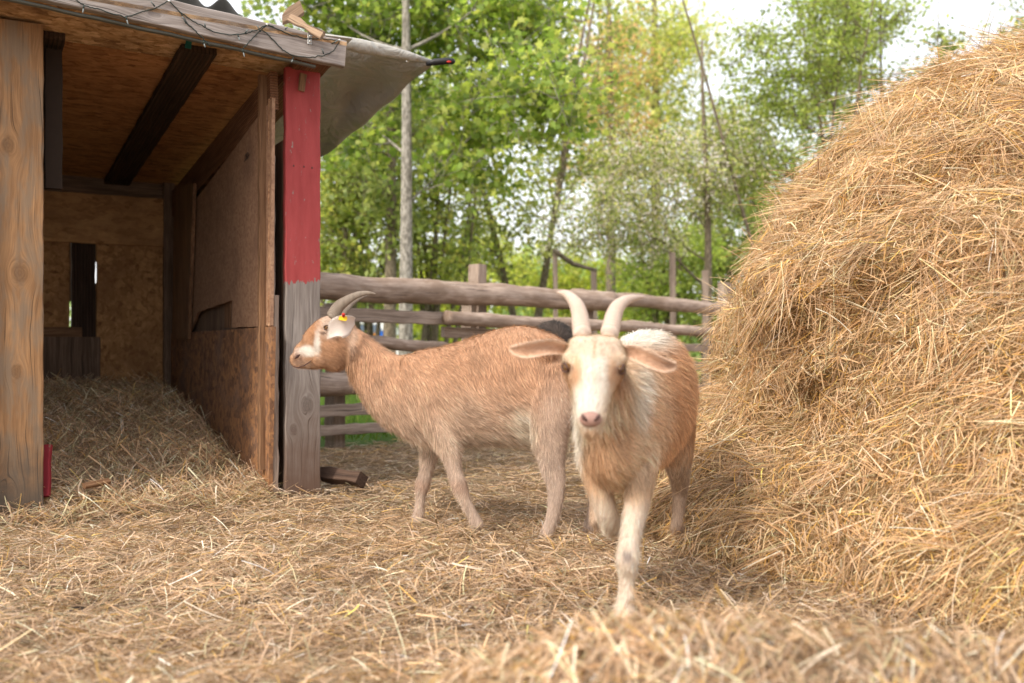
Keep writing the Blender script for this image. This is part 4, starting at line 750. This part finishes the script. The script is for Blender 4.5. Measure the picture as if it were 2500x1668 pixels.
G1 = [dict(st=torso, L=LA, hair=.036, g=.42), dict(st=neck, L=LA, hair=.044, g=.62), dict(st=head, L=LA, hair=.017, g=.2),
      dict(st=leg1([(1335, 905, 60, .040), (1340, 955, 66, .052), (1342, 1010, 60, .054), (1343, 1070, 46, .042), (1347, 1130, 35, .030), (1357, 1180, 26, .022), (1356, 1225, 21, .018), (1347, 1270, 18, .016), (1335, 1300, 18, .018), (1325, 1330, 21, .021)], -.075), L=LA, hair=.020, g=.8),
      dict(st=leg1([(1400, 925, 60, .055), (1425, 1000, 50, .05), (1440, 1080, 34, .035), (1452, 1150, 25, .024), (1452, 1210, 18, .018), (1447, 1260, 17, .017), (1440, 1295, 19, .02)], .10), L=LA, hair=.018, g=.8),
      dict(st=leg1([(1062, 965, 50, .04), (1074, 1010, 48, .046), (1086, 1055, 38, .041), (1100, 1105, 28, .030), (1110, 1150, 20, .021), (1122, 1186, 21, .022), (1137, 1222, 14, .015), (1151, 1250, 14, .016), (1166, 1282, 18, .020)], -.075), L=LA, hair=.020, g=.8),
      dict(st=leg1([(1040, 1000, 50, .05), (1050, 1070, 33, .036), (1048, 1110, 24, .026), (1040, 1155, 18, .020), (1031, 1186, 20, .021), (1027, 1218, 13, .015), (1023, 1248, 15, .017), (1018, 1275, 18, .019)], .085), L=LA, hair=.020, g=.8),
      dict(st=[s1(1395, 850, 22, .02), s1(1425, 862, 18, .018), s1(1445, 895, 12, .012)], L=LA, hair=.045, g=.6)]
GIN = np.array((.53, .315, .195)); TAN = np.array((.60, .445, .34)); CREAM = np.array((.72, .60, .48)); WHT = np.array((.78, .74, .68)); GREYP = np.array((.52, .405, .335))
def col1(V):
    x, y = pix(V); x = x+3.5*noise(V, 110, 107, 2); y = y+3.5*noise(V, 110, 108, 2); n = noise(V, 9, 101, 3)*.5; n2 = noise(V, 28, 102, 2)
    t = smooth(880, 1090, y+55*n)[:, None]; c = GIN*(1-t)+TAN*t; c = c*(1-.16*smooth(.1, .7, n2)[:, None])
    hq = (smooth(1230, 1340, x+40*n)*smooth(880, 1000, y+30*n))[:, None]; c = c*(1-hq*.6)+GREYP*hq*.6
    lg = smooth(1085, 1140, y)[:, None]; c = c*(1-lg*.7)+GREYP*lg*.7; kn = ((np.abs(y-1185) < 28)*smooth(25, 5, np.abs(y-1185)))[:, None]*(x < 1200)[:, None]; c = c*(1-kn*.35)+np.array((.38, .2, .12))*kn*.35
    for cx, cy, rx, ry, k, col in ((1272, 1045, 34, 48, .95, CREAM), (1010, 1095, 30, 30, .35, CREAM), (1180, 1082, 70, 22, .4, CREAM), (1135, 1010, 40, 60, .3, TAN)):
        b = blob(x, y, cx+10*n2, cy, rx, ry)*k; c = c*(1-b)+col*b
    hd = (x < 872)[:, None]*(y < 925)[:, None]
    hf = noise(np.stack([(V[:, 0]*.45+V[:, 2]*.2), V[:, 1]*.3, V[:, 2]*.9-V[:, 0]*.35], 1), 420, 121, 2); hc = np.tile(np.array((.44, .255, .15)), (len(V), 1))*(1+.15*n2[:, None]+.22*hf[:, None])
    for cx, cy, rx, ry, k, col in ((815, 790, 30, 32, .75, np.array((.60, .47, .38))), (797, 800, 18, 24, .6, np.array((.62, .48, .39))), (748, 857, 24, 13, .95, WHT), (774, 832, 6.5, 34, .9, WHT), (790, 812, 13, 3, .9, np.array((.13, .08, .06))), (805, 862, 30, 26, .35, np.array((.36, .19, .1))), (765, 800, 16, 34, .4, np.array((.42, .2, .09))), (728, 868, 14, 18, .5, np.array((.62, .44, .35))), (735, 893, 30, 12, .5, np.array((.60, .42, .32))), (858, 820, 16, 34, .6, np.array((.64, .48, .38))), (845, 775, 22, 12, .5, CREAM)):
        b = blob(x, y, cx, cy, rx, ry)*k; hc = hc*(1-b)+col*(1+.13*hf[:, None])*b
    c = np.where(hd > 0, hc, c); return np.clip(c, 0, .85)
def len1(V):
    x, y = pix(V); k = 1+.5*blob(x, y, 1010, 1085, 60, 50)[:, 0]+.8*blob(x, y, 1270, 1060, 50, 45)[:, 0]+.4*blob(x, y, 1150, 1085, 120, 25)[:, 0]; return k*(1-.2*blob(x, y, 1300, 800, 160, 30)[:, 0])
ex1 = [(P(1072, 935, 3.90), (.055, 0, .03), (0, .035, 0), (-.02, 0, .09)), (P(1335, 850, 3.72), (.05, 0, 0), (0, .03, 0), (0, 0, .035)), (P(1020, 884, 3.97), (.07, 0, 0), (0, .035, 0), (0, 0, .035)), (P(783, 880, 4.045), (.035, 0, 0), (0, .018, 0), (0, 0, .030)), (P(800, 792, 4.035), (.022, 0, 0), (0, .016, 0), (0, 0, .014)), (P(722, 868, 4.09), (.012, 0, 0), (0, .020, 0), (0, 0, .018))]
g1, b1 = goat('goat', 'ginger goat in profile with a yellow ear tag, head beside the red post', (P(1200, HY, 3.95)[0], 3.9, 0), G1, ex1, col1, 150000, .0013, lenf=len1, it=5, voxel=.0062)
horn([P(813, 772, 4.03), P(826, 750, 4.02), P(845, 735, 4.0), P(868, 722, 3.99), P(890, 716, 3.99), P(906, 716, 3.99), P(917, 718, 3.99)], [.030, .026, .020, .0145, .010, .006, .002], 'horn1', g1, .6, LA)
horn([P(830, 772, 4.12), P(843, 752, 4.13), P(862, 735, 4.15), P(884, 724, 4.17), P(903, 719, 4.2)], [.026, .023, .016, .009, .002], 'horn1', g1, .6, LA)
EARC = lambda V: np.tile(np.array((.66, .58, .52)), (len(V), 1))
e1 = ear([P(866, 784, 4.01), P(855, 789, 3.975), P(838, 796, 3.955), P(821, 802, 3.95), P(810, 815, 3.95), P(800, 825, 3.955)], [.014, .034, .046, .042, .018, .003], (0.25, 0, 1), (0, -1, 0), .18, g1, EARC, .005, 1500, .005)
eye(P(800, 801, 4.0), (-.25, -1, .1), g1, .0115, (1, 0, .1))
def slit(pts, rad, mat, par, name): mb = MB(); mb.tube(pts, rad, 8); return mb.build(name, M[mat], par, True)
slit([P(720, 876, 4.063), P(726, 870, 4.065), P(733, 866, 4.072)], [.002, .0062, .002], 'dark_skin', g1, 'nostril')
slit([P(715, 895, 4.078), P(727, 898, 4.068), P(742, 893, 4.064), P(756, 884, 4.062), P(764, 877, 4.066)], [.0015, .0022, .0022, .002, .001], 'dark_skin', g1, 'mouth')
q = [P(x_, y_, 3.935) for x_, y_ in ((829, 772), (846, 772), (848, 778), (845, 784), (826, 781))]; q = np.array(q); Vt = np.vstack([q, q+np.array((0, .003, 0))]); n_ = 5
et = mk('ear_tag', Vt, [tuple(range(n_)), tuple(range(2*n_-1, n_-1, -1))]+[(i, i+n_, (i+1) % n_+n_, (i+1) % n_) for i in range(n_)], M['yellow'], g1, sm=False)
mb = MB(); mb.tube([P(838.5, 772.5, 3.932), P(838.5, 768, 3.925)], [.006, .006], 12); mb.tube([P(838.5, 767.8, 3.925), P(838.5, 765.8, 3.923)], [.0075, .0055], 12); mb.build('tag_stud', M['red'], et, True)
# ---- goat walking to the camera
LB2 = np.array((.96, -.28, 0)); 
def W2(px, py, Y, lat, ver): return (P(px, py, Y), lat, ver)
torso2 = [W2(1493, 1085, 2.62, .060, .085), W2(1497, 1068, 2.68, .088, .135), W2(1508, 1045, 2.78, .106, .178), W2(1535, 1015, 2.92, .122, .192), W2(1562, 985, 3.08, .146, .202), W2(1578, 965, 3.22, .156, .205), W2(1590, 952, 3.36, .145, .195), W2(1600, 940, 3.5, .115, .165), W2(1604, 925, 3.60, .07, .11)]
neck2 = [W2(1458, 880, 2.50, .055, .070), W2(1465, 920, 2.55, .062, .080), W2(1475, 965, 2.60, .073, .092), W2(1487, 1015, 2.66, .088, .108), W2(1497, 1060, 2.72, .098, .12)]
head2 = [W2(1456, 862, 2.52, .060, .040), W2(1454, 866, 2.47, .074, .050), W2(1451, 884, 2.425, .077, .062), W2(1449, 911, 2.385, .069, .064), W2(1447, 942, 2.35, .053, .060), W2(1445, 975, 2.315, .043, .048), W2(1443, 1005, 2.285, .038, .040), W2(1442, 1030, 2.265, .034, .034), W2(1442, 1048, 2.26, .024, .024)]
def leg2(rows): return [(P(px, py, Y), lat*Y/F, fo*Y/F) for px, py, Y, lat, fo in rows]
G2 = [dict(st=torso2, L=LB2, hair=.040, g=.5), dict(st=neck2, L=LB2, hair=.058, g=.85), dict(st=head2, L=LB2, hair=.015, g=.15),
      dict(st=leg2([(1560, 1100, 2.76, 46, 60), (1563, 1160, 2.72, 38, 46), (1556, 1220, 2.69, 32, 38), (1545, 1280, 2.66, 27, 31), (1536, 1325, 2.63, 25, 27), (1532, 1365, 2.60, 28, 31), (1531, 1400, 2.605, 21, 23), (1530, 1440, 2.60, 17, 18), (1528, 1462, 2.595, 19, 20), (1524, 1485, 2.59, 22, 23), (1521, 1515, 2.58, 24, 28)]), L=LB2, hair=.020, g=.85),
      dict(st=leg2([(1445, 1110, 2.80, 40, 50), (1458, 1170, 2.78, 34, 40), (1473, 1225, 2.76, 28, 32), (1487, 1268, 2.77, 26, 26), (1494, 1285, 2.82, 22, 22), (1494, 1288, 2.92, 18, 18), (1490, 1286, 3.0, 18, 18)]), L=LB2, hair=.020, g=.85),
      dict(st=leg2([(1640, 1010, 3.44, 58, 95), (1652, 1090, 3.46, 42, 68), (1658, 1150, 3.52, 26, 38), (1660, 1190, 3.58, 20, 26), (1658, 1230, 3.58, 16, 18), (1656, 1262, 3.57, 16, 17), (1654, 1292, 3.55, 18, 22)]), L=LB2, hair=.020, g=.85),
      dict(st=leg2([(1500, 1030, 3.55, 55, 90), (1478, 1100, 3.56, 38, 60), (1462, 1160, 3.60, 24, 34), (1458, 1200, 3.62, 18, 24), (1456, 1240, 3.62, 15, 17), (1456, 1275, 3.60, 16, 20)]), L=LB2, hair=.020, g=.85)]
ORN = np.array((.56, .31, .165)); CR2 = np.array((.66, .48, .33)); W2c = np.array((.74, .68, .60))
def col2(V):
    x, y = pix(V); Y = V[:, 1]; n = noise(V, 10, 111, 3)*.6; n2 = noise(V, 30, 112, 2); c = np.tile(ORN, (len(V), 1)); c = c*(1-.12*smooth(0, .7, n2)[:, None])
    rump = (smooth(.66, .74, V[:, 2]+.02*n)*(smooth(1660, 1590, x+15*n)))[:, None]; c = c*(1-rump)+W2c*rump
    bel = smooth(.42, .33, V[:, 2]+.03*n)[:, None]*smooth(1600, 1680, x)[:, None]*.7; c = c*(1-bel)+CR2*bel
    front = smooth(2.95, 2.78, Y+.03*n)[:, None]; c = c*(1-front*.85)+CR2*front*.85
    for cx, cy, rx, ry, k, col in ((1490, 1050, 40, 110, .45, ORN), (1560, 960, 24, 80, .55, W2c), (1400, 1060, 25, 110, .8, W2c), (1450, 1130, 26, 60, .5, ORN), (1600, 1010, 25, 60, .5, ORN)):
        b = blob(x, y, cx+12*n, cy, rx, ry)*k*front; c = c*(1-b)+col*b
    leg = smooth(.32, .26, V[:, 2])[:, None]; c = c*(1-leg)+np.array((.74, .61, .50))*leg; k_ = blob(x, y, 1531, 1358, 12, 14)*leg*front*.8; c = c*(1-k_)+np.array((.22, .18, .17))*k_
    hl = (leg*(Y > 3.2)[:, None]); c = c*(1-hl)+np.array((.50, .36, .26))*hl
    hd = ((Y < 2.545) & (y > 780) & (y < 1090) & (Y < 2.60-.0*(y-850)))[:, None]; hc = np.tile(np.array((.72, .55, .40)), (len(V), 1))*(1+.12*n2[:, None])
    for cx, cy, rx, ry, k, col in ((1455, 905, 32, 80, .85, W2c), (1432, 985, 36, 50, .9, W2c), (1420, 845, 30, 22, .5, W2c), (1490, 845, 28, 20, .4, W2c), (1380, 935, 16, 34, .6, ORN), (1519, 940, 17, 45, .6, ORN), (1408, 905, 12, 30, .6, ORN), (1496, 905, 12, 30, .55, ORN), (1450, 850, 60, 22, .35, ORN), (1386, 899, 14, 10, .85, np.array((.27, .15, .10))), (1513, 904, 14, 10, .85, np.array((.27, .15, .10))), (1452, 850, 4, 34, .5, ORN), (1400, 925, 10, 18, .5, ORN), (1500, 930, 12, 30, .35, ORN), (1452, 925, 5, 30, .25, ORN), (1442, 1060, 24, 14, .5, ORN)):
        b = blob(x, y, cx, cy, rx, ry, .5)*k; hc = hc*(1-b)+col*b
    return np.clip(np.where(hd, hc, c), 0, .85)
ex2 = [(P(1393, 872, 2.385), (.022, 0, 0), (0, .022, 0), (0, 0, .016)), (P(1509, 876, 2.385), (.022, 0, 0), (0, .022, 0), (0, 0, .016)), (P(1418, 838, 2.44), (.030, 0, 0), (0, .03, 0), (0, 0, .019)), (P(1488, 840, 2.44), (.030, 0, 0), (0, .03, 0), (0, 0, .019)), (P(1442, 1020, 2.25), (.026, 0, 0), (0, .018, 0), (0, 0, .018)), (P(1443, 1056, 2.275), (.018, 0, 0), (0, .02, 0), (0, 0, .016))]
g2, b2 = goat('goat', 'cream and orange horned goat walking straight at the camera beside the haystack', (.35, 3.05, 0), G2, ex2, col2, 150000, .0013, it=4, voxel=.0062)
h2 = [[(1421, 815, 2.47), (1418, 790, 2.48), (1415, 768, 2.49), (1408, 746, 2.50), (1394, 727, 2.52), (1378, 717, 2.54), (1361, 714, 2.56)], [(1488, 815, 2.47), (1494, 790, 2.48), (1499, 770, 2.49), (1508, 750, 2.50), (1526, 735, 2.52), (1547, 728, 2.54), (1573, 725, 2.57)]]
for h in h2: horn([P(*p) for p in h], [.0235, .0225, .021, .0185, .014, .009, .0025], 'horn2', g2, .9, (0, 1, 0))
def earc2(V): x, y = pix(V); return np.tile(np.array((.74, .56, .43)), (len(V), 1))
ear([P(1384, 858, 2.46), P(1350, 850, 2.44), P(1320, 852, 2.425), P(1288, 862, 2.42), P(1266, 858, 2.43), P(1252, 853, 2.44)], [.013, .018, .019, .019, .012, .003], (0, .25, 1), (.1, -1, -.35), .95, g2, earc2, .006, 2500, .010, inner=(.55, .36, .25))
ear([P(1522, 862, 2.46), P(1552, 864, 2.44), P(1582, 882, 2.42), P(1610, 895, 2.42), P(1632, 896, 2.43), P(1644, 892, 2.44)], [.013, .018, .019, .018, .011, .003], (.25, .25, 1), (-.1, -1, -.35), .95, g2, earc2, .006, 2500, .010, inner=(.55, .36, .25))
eye(P(1385, 897, 2.364), (-.82, -.55, 0), g2, .0112, (.5, -.5, -.6)); eye(P(1514, 902, 2.364), (.82, -.55, 0), g2, .0112, (-.5, -.5, -.6))
V_, F_ = ellip(P(1442, 1024, 2.238), (.026, 0, 0), (0, .016, 0), (0, 0, .018)); mk('nose_pad', V_, F_, M['nose'], g2)
for sx in (-1, 1): slit([P(1442+sx*9, 1028, 2.222), P(1442+sx*17, 1020, 2.226), P(1442+sx*21, 1012, 2.236)], [.002, .0052, .002], 'dark_skin', g2, 'nostril')
slit([P(1418, 1046, 2.255), P(1430, 1044, 2.243), P(1442, 1040, 2.238), P(1454, 1044, 2.243), P(1466, 1046, 2.255)], [.001, .0028, .0024, .0028, .001], 'dark_skin', g2, 'mouth')
# ---- black goat, mostly hidden
BL = lambda V: np.array((.045, .034, .028))*(1+.5*noise(V, 40, 120, 2)[:, None]); LC3 = np.array((1, 0, 0))
def w3(px, py, Y, lat, ver): return (P(px, py, Y), lat, ver)
lg3 = lambda px, Y: dict(st=[(P(px, 930, Y), .05, .07), (P(px, 1010, Y), .035, .045), (P(px, 1080, Y), .022, .026), (P(px, 1170, Y), .019, .02)], L=LC3, hair=.012, g=.9)
goat('goat', 'black shaggy goat mostly hidden behind the ginger goat and the pale horns', (P(1350, 0, 4.9)[0], 4.9, 0), [dict(st=[w3(1345, 885, 4.62, .09, .10), w3(1348, 872, 4.75, .125, .165), w3(1352, 870, 5.0, .13, .17), w3(1356, 872, 5.2, .11, .15), w3(1358, 870, 5.3, .07, .10)], L=LC3, hair=.05, g=.4),
    dict(st=[w3(1357, 860, 5.25, .07, .09), w3(1362, 830, 5.45, .055, .07), w3(1364, 815, 5.55, .05, .06)], L=LC3, hair=.04, g=.6), dict(st=[w3(1364, 812, 5.53, .055, .06), w3(1364, 828, 5.65, .045, .05), w3(1364, 848, 5.75, .03, .035)], L=LC3, hair=.02, g=.3),
    lg3(1342, 4.85), lg3(1362, 4.9), lg3(1344, 5.2), lg3(1362, 5.2)], [], BL, 22000, .002)

fx = []
for px, py, Y, k in ((1528, 1505, 2.57, 260), (1325, 1312, 3.71, 160), (1162, 1268, 3.86, 150), (1020, 1262, 4.1, 130), (1656, 1288, 3.5, 120), (1488, 1296, 2.98, 120), (1450, 1285, 3.7, 100)):
    q = P(px, py, Y); x = rng.normal(q[0], .05, k); y = rng.normal(q[1]-.03, .045, k); fx.append(ground_straw('', x, y, .05, .35, (.05, .15), (.0013, .0034), '', 1.0))
emit('scattered_straw', fx, 'straw tufts pushed up around the hooves of the two horned goats', cat='straw', kind='stuff', origin=(0, 3, 0))
